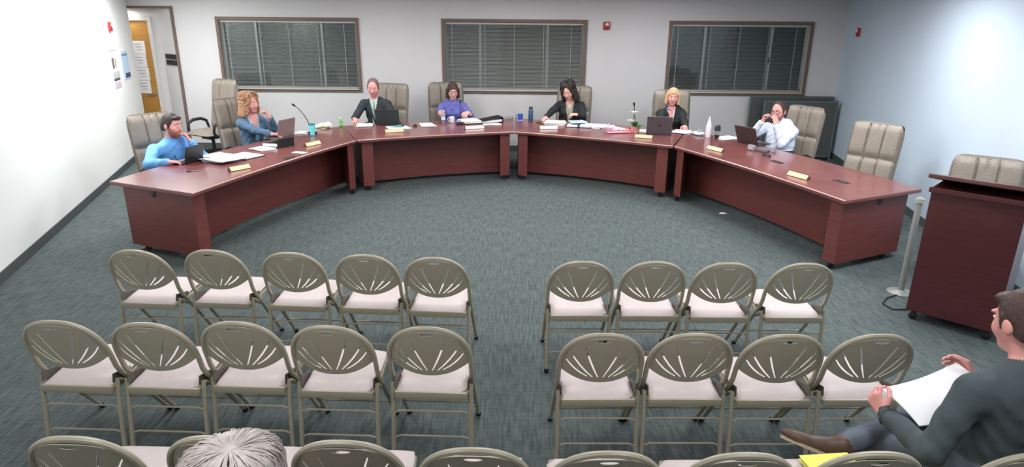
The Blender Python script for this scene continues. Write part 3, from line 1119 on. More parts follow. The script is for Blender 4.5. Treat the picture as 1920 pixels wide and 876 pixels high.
V = lambda *a: np.array(a, dtype=np.float64)
def unit(v):
    return v / (np.linalg.norm(v) + 1e-9)
def hand(F, wrist, d, pn, side, sc=1.0, curl=.5, m=0, fk=.006):
    """wrist -> fingers along d; pn = palm-facing direction; side=+1 if thumb lies along d x pn"""
    d = unit(V(*d))
    pn = V(*pn)
    pn = unit(pn - d * (pn @ d))
    lat = np.cross(d, pn) * side      # towards the thumb
    w_ = V(*wrist)
    # palm from four metacarpal rods
    for k, off in enumerate((.028, .010, -.009, -.027)):
        F.cone(w_ + lat * off * .55 * sc, w_ + (d * (.082 - .006 * abs(k - 1)) + lat * off) * sc, .014 * sc, .0115 * sc, .012, m)
    Ls = [(.036, .024, .018), (.040, .027, .020), (.037, .025, .019), (.029, .019, .017)]
    for k, off in enumerate((.030, .010, -.010, -.029)):
        p = w_ + (d * (.082 - .006 * abs(k - 1)) + lat * off) * sc
        a = 0.15
        for j, l in enumerate(Ls[k]):
            a += curl * (.9, 1.0, .7)[j]
            dirj = d * math.cos(a) + pn * math.sin(a) + lat * (.10, .03, -.03, -.10)[k] * (1 - .5 * curl)
            q = p + unit(dirj) * l * sc
            F.cone(p, q, (.0092 - .0008 * j) * sc, (.0084 - .0008 * j) * sc, fk, m)
            p = q
    p = w_ + (d * .022 + lat * .026) * sc
    q = p + unit(d * .55 + lat * .75 + pn * .35) * .042 * sc
    F.cone(p, q, .0135 * sc, .0115 * sc, .012, m)
    r = q + unit(d * .85 + lat * (.35 - .5 * curl) + pn * (.3 + .5 * curl)) * .034 * sc
    F.cone(q, r, .0105 * sc, .009 * sc, fk, m)
    s = r + unit(d * .9 + lat * (.1 - .5 * curl) + pn * (.3 + .6 * curl)) * .024 * sc
    F.cone(r, s, .0095 * sc, .008 * sc, fk, m)
def ik(S, W, l1, l2, pole):
    S, W, pole = V(*S), V(*W), V(*pole)
    d = W - S
    L = np.linalg.norm(d)
    L = min(L, (l1 + l2) * .995)
    d = unit(d)
    a = (l1 * l1 - l2 * l2 + L * L) / (2 * L)
    h = math.sqrt(max(l1 * l1 - a * a, 0))
    pv = unit(pole - d * (pole @ d))
    return S + d * a + pv * h, S + d * L
def rot3(yaw, pitch, roll):
    """columns: x right, y forward, z up; yaw>0 turns left, pitch>0 looks up"""
    return np.array(Matrix.Rotation(yaw, 3, 'Z') @ Matrix.Rotation(pitch, 3, 'X') @ Matrix.Rotation(roll, 3, 'Y'))
# body material slots
SLOT = dict(skin=0, top=1, pants=2, shoe=3, eye=4, iris=5, lip=6, beard=7, shirt=8)
mat('skin', srgb(226, 172, 158), .55, noise=.05, scale=40)
mat('skin_pink', srgb(228, 160, 152), .55, noise=.05, scale=40)
mat('eye_white', srgb(225, 220, 215), .3)
mat('eye_iris', srgb(50, 40, 36), .3)
mat('lips', srgb(176, 100, 98), .5)
def person(name, lab, loc, yaw, spec):
    """seated figure; local +y forward, +x to its right; loc = floor point under the hips"""
    root = thing(name, lab, 'person', (loc[0], loc[1], 0), yaw)
    vox = spec.get('vox', .0068)
    inv = np.array(Matrix.Rotation(-yaw, 3, 'Z'))
    def wl(p):
        return inv @ (V(*p) - V(loc[0], loc[1], 0))
    def wd(p):
        return inv @ V(*p)
    S = spec.get('s', 1.0)
    male = spec.get('male', True)
    hipz = spec.get('hipz', .56)
    hd = wl(spec['head_top'])                   # top of the skull, world
    hs = spec.get('hs', 1.06)
    HR = np.array(Matrix.Rotation(-yaw, 3, 'Z')) @ rot3(*spec['head'])   # head yaw given in the world frame
    up = HR[:, 2]
    hc = hd - up * .128 * hs                    # head centre
    neck_t = hc - up * .085 * hs - HR[:, 1] * .02
    # spine
    hip = V(0, 0, hipz)
    nb = hc - up * .19 * hs - V(0, .03, 0) + V(0, 0, -.005)
    sh_w = spec.get('shoulder', .19 if male else .165) * S
    sp = unit(nb - hip)
    lat = unit(np.cross(V(0, 1, 0), V(0, 0, 1)))      # +x
    lat = unit(V(1, 0, 0) + spec.get('twist', 0) * V(0, 1, 0))
    tl = np.linalg.norm(nb - hip)
    chest = hip + sp * tl * .68
    belly = hip + sp * tl * .30
    fw = unit(np.cross(V(0, 0, 1), lat))
    TM = np.stack([lat, unit(np.cross(sp, lat)), sp], 1)
    shl = nb - sp * .055 - lat * sh_w + V(0, 0, spec.get('shl_up', 0))
    shr = nb - sp * .055 + lat * sh_w + V(0, 0, spec.get('shr_up', 0))
    l1, l2 = (.295 if male else .27) * S, (.265 if male else .24) * S
    arms = {}
    for key, sh, sgn in (('L', shl, -1), ('R', shr, 1)):
        a = spec['arms'][key]
        W_ = wl(a['wrist'])
        pole = wd(a['pole']) if 'pole' in a else lat * sgn * .6 + V(0, -.4, -.8)
        el, wr = ik(sh, W_, l1, l2, pole)
        arms[key] = (sh, el, wr, wd(a['dir']), wd(a['palm']), a.get('curl', .45), sgn)
    legs = spec.get('legs')
    if legs is None:
        kz = .50
        legs = {'L': (V(-.11, .43, kz), V(-.12, .42, .10), V(-.13, .58, .035)), 'R': (V(.11, .43, kz), V(.12, .42, .10), V(.13, .58, .035))}
    else:
        legs = {k: tuple(wl(p) for p in v) for k, v in legs.items()}
    pts = [hd + up * .05, hc + HR[:, 1] * .18, hc - HR[:, 1] * .15, hip - V(.24, .22, .16), hip + V(.24, .1, 0), shl - lat * .1, shr + lat * .1]
    for a in arms.values():
        pts += [a[1], a[2], a[2] + unit(a[3]) * .22]
    for l in legs.values():
        pts += list(l)
    pts = np.array(pts)
    F = Field(pts.min(0) - .1, pts.max(0) + .1, vox)
    T, SK, PA, SHO = SLOT['top'], SLOT['skin'], SLOT['pants'], SLOT['shoe']
    w_ = spec.get('girth', 1.0)
    soles = []
    # pelvis, legs
    F.ell(hip + V(0, -.01, -.01), (.185 * w_ * S, .14 * w_, .125), None, .03, PA)
    for key, sgn in (('L', -1), ('R', 1)):
        kn, an, to = legs[key]
        h0 = hip + lat * sgn * .095 * S + V(0, .03, -.02)
        F.cone(h0, kn, .088 * w_, .062, .04, PA)
        F.cone(kn, an + (kn - an) * .55, .062, .060, .02, PA)
        F.cone(an + (kn - an) * .55, an + (kn - an) * .06, .060, .046, .02, PA)
        F.cone(an, an + V(0, 0, -.02) if 'legs' not in spec else an, .040, .040, .01, SHO)
        fd, dn = unit(to - an), -unit(kn - an)
        dn = unit(dn - fd * (dn @ fd)) if 'legs' not in spec or key == 'L' else unit(V(*spec['sole_dir']) - fd * (V(*spec['sole_dir']) @ fd))
        sd = np.cross(fd, dn)
        SM = np.stack([fd, sd, dn], 1)
        F.ell(an + dn * .03 - fd * .01, (.055, .036, .045), SM, .02, SHO)
        F.ell(an + fd * .13 + dn * .045, (.13, .044, .032), SM, .025, SHO)
        F.ell(an + fd * .185 + dn * .048, (.062, .041, .026), SM, .02, SHO)
        F.cone(an + dn * .0, an + fd * .10 + dn * .035, .036, .030, .025, SHO)
        soles.append((an, fd, sd, dn))
    # torso
    F.ell(belly, (.165 * w_ * S, .125 * w_, .20), TM, .04, T)
    F.ell(chest, (.175 * S * (w_ * .5 + .5), .118 * (w_ * .5 + .5), .22), TM, .05, T)
    if not male:
        for sgn in (-1, 1):
            F.ell(chest + lat * sgn * .075 + TM[:, 1] * .085 - sp * .03, (.07, .06, .07), TM, .04, T)
    F.cone(shl + lat * .03, shr - lat * .03, .062 * S, .062 * S, .05, T)
    F.cone(nb - sp * .03, shl + lat * .06 - V(0, 0, .01), .058, .05, .05, T)
    F.cone(nb - sp * .03, shr - lat * .06 - V(0, 0, .01), .058, .05, .05, T)
    bare = spec.get('bare_forearm', False)
    for key, (sh, el, wr, dr, pn, curl, sgn) in arms.items():
        F.cone(sh, el, .066 * S, .053 * S, .035, T)
        if bare:
            F.cone(el, el + (wr - el) * .35, .048 * S, .046 * S, .02, T)
            F.cone(el + (wr - el) * .3, wr, .040, .028, .01, SK)
        else:
            F.cone(el, el + (wr - el) * .90, .054 * S, .040, .02, T)
            F.cone(el + (wr - el) * .5, wr, .030, .027, .008, SK)
    # neck and head
    F.cone(nb - sp * .03, neck_t, .058 if male else .05, .055 if male else .046, .025, SK)
    hp = lambda x, y, z: hc + HR @ (V(x, y, z) * hs)
    e = lambda c, r, k, m: F.ell(hp(*c), V(*r) * hs, HR, k, m)
    e((0, -.008, .022), (.077, .096, .106), .01, SK)
    e((0, .030, -.040), (.060, .064, .075), .03, SK)
    e((0, .066, -.092), (.026, .022, .022), .03, SK)
    for s in (-1, 1):
        e((s * .040, .058, -.022), (.026, .026, .03), .02, SK)       # cheeks
        e((s * .078, -.008, -.006), (.011, .021, .031), .008, SK)    # ears
        e((s * .030, .084, .036), (.024, .010, .008), .012, SK)      # brow ridge
    F.cone(hp(0, .088, .018), hp(0, .108, -.022), .008 * hs, .0135 * hs, .01, SK)
    e((0, .097, -.030), (.017, .010, .008), .006, SK)
    for s in (-1, 1):
        e((s * .031, .0845, .014), (.0135, .008, .0075), .0, SLOT['eye'])
        e((s * .031, .0905, .014), (.0065, .004, .0065), .0, SLOT['iris'])
    e((0, .089, -.060), (.024, .010, .0085), .004, SLOT['lip'])
    if spec.get('beard'):
        e((0, .036, -.070), (.062, .060, .055), .012, SLOT['beard'])
        e((0, .090, -.047), (.028, .012, .006), .004, SLOT['beard'])
        for s in (-1, 1):
            F.cone(hp(s * .062, .02, -.03), hp(s * .05, .05, -.07), .018, .02, .01, SLOT['beard'])
        e((0, .093, -.060), (.020, .010, .007), .003, SLOT['lip'])
    for key, (sh, el, wr, dr, pn, curl, sgn) in arms.items():
        hand(F, wr, dr, pn, -sgn if spec['arms'][key].get('flip') else sgn, spec.get('hand_s', 1.0), curl, SK, .004)
    # shirt front showing between the open edges of a jacket: recolour the torso faces inside a V
    if spec.get('vneck'):
        vw, vd = spec['vneck']
        ax = [F.lo[i] + F.vox * np.arange(F.n[i], dtype=np.float32) for i in range(3)]
        X, Y, Z = ax[0][:, None, None] - nb[0], ax[1][None, :, None] - nb[1], ax[2][None, None, :] - nb[2]
        lx = X * lat[0] + Y * lat[1] + Z * lat[2]
        ly = X * TM[0, 1] + Y * TM[1, 1] + Z * TM[2, 1]
        lz = -(X * sp[0] + Y * sp[1] + Z * sp[2])
        tt = np.clip(lz / vd, -.2, 1)
        zone = (np.abs(lx) < vw * (1 - tt) + .004) & (ly > .02) & (lz < vd) & (lz > -.06) & (F.id == T)
        F.id[zone] = SLOT['shirt']
        if spec.get('vskin'):
            sk = zone & (lz < vd * spec['vskin']) & (np.abs(lx) < vw * .85 * (1 - lz / (vd * spec['vskin'])))
            F.id[sk] = SK
    F.folds([T, PA], .0042, 48)
    mats = [spec.get('skin', 'skin'), spec['top'], spec['pants'], spec.get('shoe', 'black_rubber'), 'eye_white', 'eye_iris', 'lips', spec.get('beardm', 'lips'), spec.get('shirt', spec['top'])]
    me = F.mesh('body', mats)
    link_mesh('body', me, root)
    for (an, fd, sd, dn) in soles:
        so_ = MB()
        prof = [(-.065, .022), (-.04, .034), (.03, .034), (.10, .042), (.17, .042), (.22, .030), (.255, .010)]
        lp_ = [an + fd * x + sd * y for (x, y) in prof] + [an + fd * x - sd * y for (x, y) in reversed(prof)]
        n_ = len(lp_)
        vs_ = [tuple(p_ + dn * .061) for p_ in lp_] + [tuple(p_ + dn * .076) for p_ in lp_]
        so_.add(vs_, [tuple(range(n_)), tuple(reversed(range(n_, 2 * n_)))] + [(k, (k + 1) % n_, n_ + (k + 1) % n_, n_ + k) for k in range(n_)])
        so_.build('shoe_sole', spec.get('solem', 'black_rubber'), root)
    # ---- cuffs and neckband
    for key, (sh, el, wr, dr, pn, curl, sgn) in arms.items():
        q = el + (wr - el) * (.33 if bare else .91)
        r_ = .046 if bare else .0385
        ax_ = unit(wr - el)
        u_ = unit(np.cross(ax_, V(.3, .2, .9)))
        v_ = np.cross(ax_, u_)
        MB().tube([tuple(q + (u_ * math.cos(a) + v_ * math.sin(a)) * r_) for a in [2 * PI * k / 14 for k in range(14)]], .0065, 6, closed=True).build('cuff', spec.get('cuffm', spec['top']), root, True)
    if spec.get('neckband', True):
        c_ = nb + sp * .018
        MB().tube([tuple(c_ + lat * .066 * math.cos(a) + TM[:, 1] * .066 * math.sin(a) + sp * (.012 - .02 * math.sin(a))) for a in [2 * PI * k / 18 for k in range(18)]], .011, 6, closed=True).build('neckband', spec.get('cuffm', spec['top']), root, True)
    if spec.get('lapel'):
        vw, vd = spec['vneck']
        for sg_ in (-1, 1):
            lp = MB()
            A0 = nb + lat * sg_ * .070 + TM[:, 1] * .030 + sp * .020
            pts_ = []
            for k in range(7):
                t_ = k / 6
                inn = nb + lat * sg_ * (vw * (1 - t_) + .004) - sp * vd * t_ + TM[:, 1] * (.062 + .075 * min(1, t_ * 2.2))
                wdt = .050 * math.sin(PI * min(1, .25 + t_ * .75)) + .006
                out_ = inn + lat * sg_ * wdt - TM[:, 1] * (.012 + wdt * .35) + sp * .012
                pts_.append((inn, out_))
            vs_, fs_ = [], []
            for o_ in (.006, .016):
                for (a_, b_) in pts_:
                    vs_ += [tuple(a_ + TM[:, 1] * o_), tuple(b_ + TM[:, 1] * o_)]
            m_ = len(pts_) * 2
            for k in range(6):
                q_ = 2 * k
                fs_ += [(q_, q_ + 1, q_ + 3, q_ + 2), (m_ + q_, m_ + q_ + 2, m_ + q_ + 3, m_ + q_ + 1), (q_, q_ + 2, m_ + q_ + 2, m_ + q_), (q_ + 1, m_ + q_ + 1, m_ + q_ + 3, q_ + 3)]
            lp.add(vs_, fs_).build('lapel', spec['top'], root, True)
    # ---- hair
    hair = spec['hair']
    hm = spec['hairm']
    c0 = hc
    ex = .30 if hair in ('long', 'curly') else .17
    H = Field(c0 - V(ex, ex, ex + .06), c0 + V(ex, ex, .2), spec.get('hvox', .006))
    he = lambda c, r, k=.015: H.ell(hp(*c), V(*r) * hs, HR, k, 0)
    lr = np.random.default_rng(len(lab))
    if hair in ('short', 'receding'):
        he((0, -.018, .034), (.083, .097, .103))
        he((0, -.055, -.01), (.076, .058, .08))
        for s in (-1, 1):
            H.cone(hp(s * .074, .012, .03), hp(s * .073, .018, -.012), .013 * hs, .008 * hs, .01)
        fy = .115 if hair == 'short' else .085
        H.cut(hp(0, fy, .0), V(.082, .070 if hair == 'short' else .075, .072 if hair == 'short' else .115) * hs, HR, .008)
        if hair == 'short':
            he((0, .062, .090), (.055, .030, .022))
        H.cut(hp(0, 0, -.105), V(.12, .14, .06) * hs, HR, .01)
    elif hair == 'bob':
        he((0, -.022, .030), (.090, .105, .112))
        for s in (-1, 1):
            H.cone(hp(s * .080, .0, .03), hp(s * .088, .012, -.085), .028 * hs, .026 * hs, .02)
            H.cone(hp(s * .066, -.05, .0), hp(s * .070, -.04, -.09), .04 * hs, .034 * hs, .02)
        H.cone(hp(0, -.07, .0), hp(0, -.07, -.08), .055 * hs, .05 * hs, .02)
        H.cut(hp(0, .120, -.02), V(.066, .07, .095) * hs, HR, .008)
        for k in range(8):
            x = -.066 + .019 * k
            H.cone(hp(x * .35 + .012, .045, .122), hp(x * 1.12, .088 - abs(x) * .5, .078 - abs(x) * .5), .019 * hs, .010 * hs, .008)
    elif hair in ('curly', 'long'):
        he((0, -.024, .030), (.088, .102, .108))
        drop = -.13 if hair == 'curly' else -.17
        wide = .105 if hair == 'curly' else .10
        for s in (-1, 1):
            H.cone(hp(s * .082, -.005, .05), hp(s * wide, -.01, drop), .032 * hs, .040 * hs, .03)
            H.cone(hp(s * .065, -.055, .02), hp(s * wide * .9, -.06, drop), .05 * hs, .052 * hs, .03)
        H.cone(hp(0, -.075, .0), hp(0, -.085, drop), .06 * hs, .07 * hs, .03)
        for k in range(230 if hair == 'curly' else 150):
            a = lr.uniform(-2.5, 2.5)
            z = lr.uniform(drop, .11)
            rr = (wide + .01) * (1 if z < .04 else max(.25, 1 - (z - .04) * 7))
            p = (math.sin(a) * rr, -math.cos(a) * rr * 1.02 - .02, z + (.03 if z > .04 else 0))
            if p[1] > .055 and z < .07:
                continue
            he(p, (.015, .015, .020) if hair == 'curly' else (.018, .018, .026), .006)
        H.cut(hp(0, .125, .0), V(.066, .082, .112) * hs, HR, .008)
        for sd_, px_ in ((-1, .018), (1, .018)):
            for k in range(4):
                H.cone(hp(px_, .045 - .01 * k, .124 + .004 * k), hp(sd_ * (.060 + .006 * k), .066 - .012 * k, .070), .016 * hs, .014 * hs, .01)
                H.cone(hp(sd_ * (.060 + .006 * k), .066 - .012 * k, .070), hp(sd_ * (.080 + .005 * k), .046 - .012 * k, -.04), .014 * hs, .016 * hs, .01)
    elif hair == 'fluffy':
        he((0, -.015, .030), (.112, .125, .120))
        for k in range(60):
            a = lr.uniform(0, 2 * PI)
            z = lr.uniform(-.07, .13)
            rr = .10 * max(.15, math.sqrt(max(0, 1 - ((z - .03) / .125) ** 2)))
            p = (math.cos(a) * rr, math.sin(a) * rr * 1.15 - .02, z)
            if p[1] > .06 and z < .06:
                continue
            he(p, (.024, .024, .018), .03)
        H.cut(hp(0, .13, -.03), V(.07, .07, .09) * hs, HR, .01)
    H.wobble(.0024, 230)
    link_mesh('hair', H.mesh('hair', [hm]), root)
    if hair in ('curly', 'long', 'fluffy'):
        sm = MB()
        ns = {'curly': 190, 'long': 150, 'fluffy': 620}[hair]
        for k in range(ns):
            a = lr.uniform(-2.75, 2.75) if hair != 'fluffy' else lr.uniform(-PI, PI)
            ph, amp = lr.uniform(0, 6.3), (.010 if hair == 'curly' else .007 if hair == 'long' else .003)
            r0 = lr.uniform(.02, .09) if hair != 'fluffy' else lr.uniform(.003, .10)
            x0, y0 = math.sin(a) * r0, -math.cos(a) * r0 * 1.1 - .02
            z0 = .03 + .118 * math.sqrt(max(.05, 1 - (r0 / .105) ** 2))
            rout = lr.uniform(.098, .122) if hair != 'fluffy' else lr.uniform(.104, .119)
            zend = lr.uniform(drop - .02, -.02) if hair != 'fluffy' else lr.uniform(-.09, .0)
            pts_ = []
            nn = 9
            for j in range(nn):
                u = j / (nn - 1)
                rr = r0 + (rout - r0) * math.sin(min(1, u * 2.0) * PI / 2) 
                zz = z0 + (.012 * math.sin(u * PI)) + (zend - z0) * max(0, u - .15) / .85 * (u ** .6)
                wv = amp * math.sin(ph + u * (22 if hair == 'curly' else 14)) * u
                wv2 = amp * math.cos(ph + u * (22 if hair == 'curly' else 14)) * u
                aa = a + wv * 6 + (lr.uniform(-.03, .03) if hair == 'fluffy' else 0)
                x, y = math.sin(aa) * (rr + wv2), -math.cos(aa) * (rr + wv2) * 1.08 - .02
                if y > .055 and zz < .085:
                    break
                pts_.append(tuple(hp(x, y, zz)))
            if len(pts_) >= 3:
                m_ = len(pts_)
                th = .0065 if hair != 'fluffy' else .0024
                sm.tube(pts_, [th * (1 - .55 * j / (m_ - 1)) for j in range(m_)], 5)
        so_ = sm.build('curl_strands' if hair != 'fluffy' else 'hair_strands', hm, root, True)
        so_['kind'] = 'stuff'
    if spec.get('brows', True):
        for s in (-1, 1):
            b = MB()
            b.tube([tuple(hp(s * .014, .094, .036)), tuple(hp(s * .030, .096, .041)), tuple(hp(s * .048, .082, .035))], [.0035, .004, .0025], 6)
            b.build('eyebrow', hm, root, True)
    if spec.get('glasses'):
        g = MB()
        for s in (-1, 1):
            ring = [tuple(hp(s * .032 + .026 * math.cos(t), .106 - .010 * abs(math.cos(t)), .010 + .020 * math.sin(t))) for t in [2 * PI * k / 14 for k in range(14)]]
            g.tube(ring, .0026, 6, closed=True)
            g.tube([tuple(hp(s * .058, .094, .016)), tuple(hp(s * .084, .03, .016)), tuple(hp(s * .085, -.015, .01))], .0024, 6)
        g.tube([tuple(hp(-.007, .107, .014)), tuple(hp(0, .112, .017)), tuple(hp(.007, .107, .014))], .0026, 6)
        g.build('glasses', spec['glasses'], root, True)
    info = dict(root=root, hc=hc, nb=nb, TM=TM, chest=chest, hp=hp, sp=sp, lat=lat, arms=arms, shl=shl, shr=shr)
    return info
def collar(info, m, wd=.05, name='collar'):
    c = MB()
    nb, TM, lat, sp = info['nb'], info['TM'], info['lat'], info['sp']
    f = TM[:, 1]
    ring = []
    for k in range(13):
        a = -2.55 + 5.1 * k / 12 
        ring.append(tuple(nb + sp * (.045 - .035 * math.cos(a) * (1 if math.cos(a) > 0 else .3)) + lat * .066 * math.sin(a) + f * (.066 * math.cos(a) + .012)))
    c.tube(ring, .011, 6)
    for s in (-1, 1):
        p0 = nb + lat * s * .012 + f * .085 - sp * .0
        p1 = nb + lat * s * .065 + f * .045 + sp * .012
        p2 = nb + lat * s * .055 + f * .105 - sp * wd
        n = unit(np.cross(p1 - p0, p2 - p0))
        vs = [p + n * o for o in (-.003, .003) for p in (p0, p1, p2)]
        c.add(vs, [(0, 1, 2), (5, 4, 3), (0, 3, 4, 1), (1, 4, 5, 2), (2, 5, 3, 0)])
    c.build(name, m, info['root'], True)
# ================================================================ SITTERS AT THE TABLES
def yaw_of(f):
    return math.atan2(f[1], f[0]) - PI / 2
def hyaw(fx, fy):
    return math.atan2(-fx, fy)
exec_chair('taupe leather executive chair behind the man in blue shirt', -4.14, 7.70, (.82, -.57), s=.95)
exec_chair('taupe leather executive chair holding the woman with curly blonde hair', -3.70, 9.08, (.85, -.5), s=.98)
exec_chair('empty taupe leather executive chair parked against the back wall at left', -5.13, 10.98, (-.48, -.88), s=1.04)
exec_chair('taupe leather executive chair behind the man in the dark suit', -2.15, 10.74, (-.30, -.95), s=1.02)
exec_chair('taupe leather executive chair behind the woman in purple sweater', -1.08, 11.02, (.25, -.97), s=1.02)
exec_chair('taupe leather executive chair behind the woman with long dark curls', .95, 10.88, (-.28, -.96))
exec_chair('taupe leather executive chair behind the woman with short blonde hair', 2.56, 10.32, (-.05, -1.0))
exec_chair('taupe leather executive chair behind the man in white shirt', 3.74, 8.80, (-.85, -.5), s=.97)
exec_chair('empty taupe leather executive chair by the right wall behind the long table', 3.95, 7.27, (-.80, -.60), s=.97)
exec_chair('taupe leather chair mostly hidden behind the dark lectern', 4.12, 5.50, (-.6, -.8), s=.93)

mat('blue_shirt', srgb(112, 176, 240), .75, noise=.06, scale=12, bump=.5, bscale=14)
mat('denim', srgb(84, 112, 138), .85, noise=.12, scale=30, bump=.5, bscale=14)
mat('denim_pale', srgb(150, 190, 214), .85, noise=.12, scale=30)
mat('suit', srgb(42, 50, 54), .8, noise=.06, scale=14, bump=.4, bscale=12)
mat('purple_knit', srgb(102, 106, 176), .85, noise=.06, scale=30, bump=.5, bscale=16)
mat('black_jacket', srgb(30, 34, 36), .8, noise=.08, scale=14, bump=.4, bscale=12)
mat('white_shirt', srgb(222, 230, 246), .75, noise=.03, scale=12, bump=.5, bscale=12)
mat('print_blouse', srgb(140, 146, 126), .85, noise=.4, scale=60)
mat('shirt_pale', srgb(206, 220, 214), .8)
mat('trousers_dark', srgb(40, 42, 48), .85)
mat('jeans_grey', srgb(96, 106, 118), .85, noise=.12, scale=30, bump=.5, bscale=18)
mat('charcoal_knit', srgb(72, 82, 86), .9, noise=.08, scale=30, bump=.6, bscale=16)
mat('brown_leather', srgb(88, 66, 54), .5, noise=.2, scale=12)
mat('hair_dark', srgb(50, 38, 36), .6, noise=.3, scale=60)
mat('hair_brown', srgb(70, 50, 46), .6, noise=.3, scale=60)
mat('hair_black', srgb(52, 44, 42), .6, noise=.35, scale=60)
mat('hair_ginger', srgb(168, 128, 96), .6, noise=.3, scale=60)
mat('hair_blonde', srgb(206, 172, 132), .6, noise=.25, scale=60)
mat('hair_grey', srgb(200, 190, 186), .8, noise=.2, scale=26, bump=.6, bscale=40, stretch=(1, .35, 1))
mat('hair_brown_grey', srgb(112, 92, 86), .6, noise=.3, scale=60)
mat('beard_brown', srgb(150, 96, 84), .8, noise=.2, scale=80)
mat('glasses_dark', srgb(40, 30, 30), .4)

# man in blue shirt, chin on hand
f = (.85, -.53)
pi_ = person('person', 'man in light blue shirt, bearded, chin resting on his hand', (-4.08, 7.66), yaw_of(f), dict(
    head_top=(-3.96, 7.53, 1.235), head=(hyaw(1, -.22), R(-6), R(-4)), male=True, top='blue_shirt', pants='trousers_dark', skin='skin_pink', hs=1.10,
    hair='short', hairm='hair_dark', beard=True, beardm='beard_brown', girth=1.12, s=1.06, shoulder=.20,
    arms={'L': dict(wrist=(-3.79, 7.52, .925), dir=(-.42, -.02, .9), palm=(-.9, -.3, -.2), pole=(.6, .3, -1), curl=.5),
          'R': dict(wrist=(-3.80, 7.02, .775), dir=(.9, .35, -.05), palm=(0, 0, -1), pole=(-.3, -.8, -.4), curl=.3)}))
collar(pi_, 'blue_shirt')
lan = MB()
hp = pi_['nb']; TMp = pi_['TM']
lan.tube([tuple(hp + TMp[:, 1] * .07 + TMp[:, 0] * .05), tuple(hp + TMp[:, 1] * .125 + TMp[:, 0] * .045 - TMp[:, 2] * .10), tuple(hp + TMp[:, 1] * .16 + TMp[:, 0] * .01 - TMp[:, 2] * .30)], .004, 6)
lan.build('lanyard', mat('cord_navy', srgb(44, 70, 120), .8), pi_['root'], True)

# woman with curly ginger blonde hair
f = (.88, -.47)
pi_ = person('person', 'woman with curly blonde hair in denim jacket, hand at her chin', (-3.66, 9.06), yaw_of(f), dict(
    head_top=(-3.62, 8.97, 1.315), head=(hyaw(.95, -.42), R(-4), R(4)), male=False, top='denim', pants='trousers_dark', skin='skin_pink', hs=1.06,
    hair='curly', hairm='hair_ginger', vneck=(.075, .34), vskin=.45, shirt='denim_pale',
    arms={'L': dict(wrist=(-3.36, 8.93, 1.02), dir=(-.5, -.15, .8), palm=(-.5, -.2, -.6), pole=(.8, .2, -1), curl=.9),
          'R': dict(wrist=(-3.24, 8.70, .80), dir=(.8, .2, -.1), palm=(0, 0, -1), pole=(-.2, -.6, -.8), curl=.35)}))
collar(pi_, 'denim_pale', .07)

# man in the dark suit
f = (-.05, -1)
pi_ = person('person', 'man in dark suit jacket and striped tie reading papers', (-2.20, 10.68), yaw_of(f), dict(
    head_top=(-2.255, 10.56, 1.385), head=(hyaw(.05, -1), R(-16), 0), male=True, top='suit', pants='trousers_dark', skin='skin_pink', hs=1.13,
    hair='receding', hairm='hair_brown_grey', neckband=False, lapel=True, vneck=(.062, .40), shirt='shirt_pale', s=1.04,
    arms={'L': dict(wrist=(-2.02, 10.28, .80), dir=(-.3, -.8, -.1), palm=(0, 0, -1), curl=.4),
          'R': dict(wrist=(-2.50, 10.22, .80), dir=(.3, -.9, -.15), palm=(.2, 0, -1), curl=.6)}))
collar(pi_, 'shirt_pale')
tie = MB()
q = lambda a, b, c: tuple(pi_['nb'] + pi_['lat'] * a + pi_['TM'][:, 1] * b - pi_['sp'] * c)
tie.tube([q(0, .094, .01), q(0, .108, .035), q(0, .142, .12), q(0, .152, .26), q(0, .15, .32)], [.013, .016, .022, .030, .012], 8, flat=.35)
tie.build('necktie', mat('tie', srgb(90, 120, 116), .6, noise=.4, scale=40), pi_['root'], True)

# woman in purple sweater
f = (.08, -1)
pi_ = person('person', 'woman in purple sweater with glasses holding a water bottle', (-1.03, 11.02), yaw_of(f), dict(
    head_top=(-1.00, 10.88, 1.30), head=(hyaw(.18, -1), R(-14), 0), male=False, top='purple_knit', pants='trousers_dark', hs=1.06, girth=1.08, shoulder=.175,
    hair='bob', hairm='hair_brown', glasses='glasses_dark', bare_forearm=True,
    arms={'L': dict(wrist=(-.735, 10.62, .86), dir=(-.3, -.6, -.1), palm=(-.5, 0, -1), curl=.5),
          'R': dict(wrist=(-1.17, 10.38, .84), dir=(.25, -.9, .1), palm=(1, .2, 0), curl=.75)}))
collar(pi_, mat('collar_dark', srgb(52, 50, 80), .85), .03)

# woman with long dark curls, head bowed
f = (-.15, -1)
pi_ = person('person', 'woman with long dark curls in black jacket writing', (.92, 10.86), yaw_of(f), dict(
    head_top=(.868, 10.72, 1.325), head=(hyaw(-.35, -1), R(-26), R(6)), male=False, top='black_jacket', pants='trousers_dark', hs=1.08, shoulder=.175, s=1.03,
    hair='long', hairm='hair_black', lapel=True, vneck=(.065, .46), vskin=.25, shirt='print_blouse',
    arms={'L': dict(wrist=(1.02, 10.42, .87), dir=(-.9, -.2, .1), palm=(-.2, .3, -1), curl=.6),
          'R': dict(wrist=(.52, 10.44, .81), dir=(-.5, -.8, -.2), palm=(.2, 0, -1), curl=.7, pole=(-.9, .1, -.4))}))

# woman with short blonde hair
f = (-.06, -1)
pi_ = person('person', 'smiling woman with short blonde hair in black blazer at laptop', (2.57, 10.28), yaw_of(f), dict(
    head_top=(2.49, 10.20, 1.315), head=(hyaw(-.2, -1), R(-4), R(-3)), male=False, top='black_jacket', pants='trousers_dark', skin='skin_pink', hs=1.05,
    hair='bob', hairm='hair_blonde', lapel=True, neckband=False, vneck=(.055, .34), vskin=.45, shirt='shirt_pale',
    arms={'L': dict(wrist=(2.60, 9.76, .80), dir=(-.2, -.9, -.15), palm=(-.3, 0, -1), curl=.7),
          'R': dict(wrist=(2.28, 9.78, .79), dir=(.1, -.9, -.1), palm=(0, 0, -1), curl=.4)}))
collar(pi_, mat('collar_blue', srgb(70, 96, 176), .8), .08)

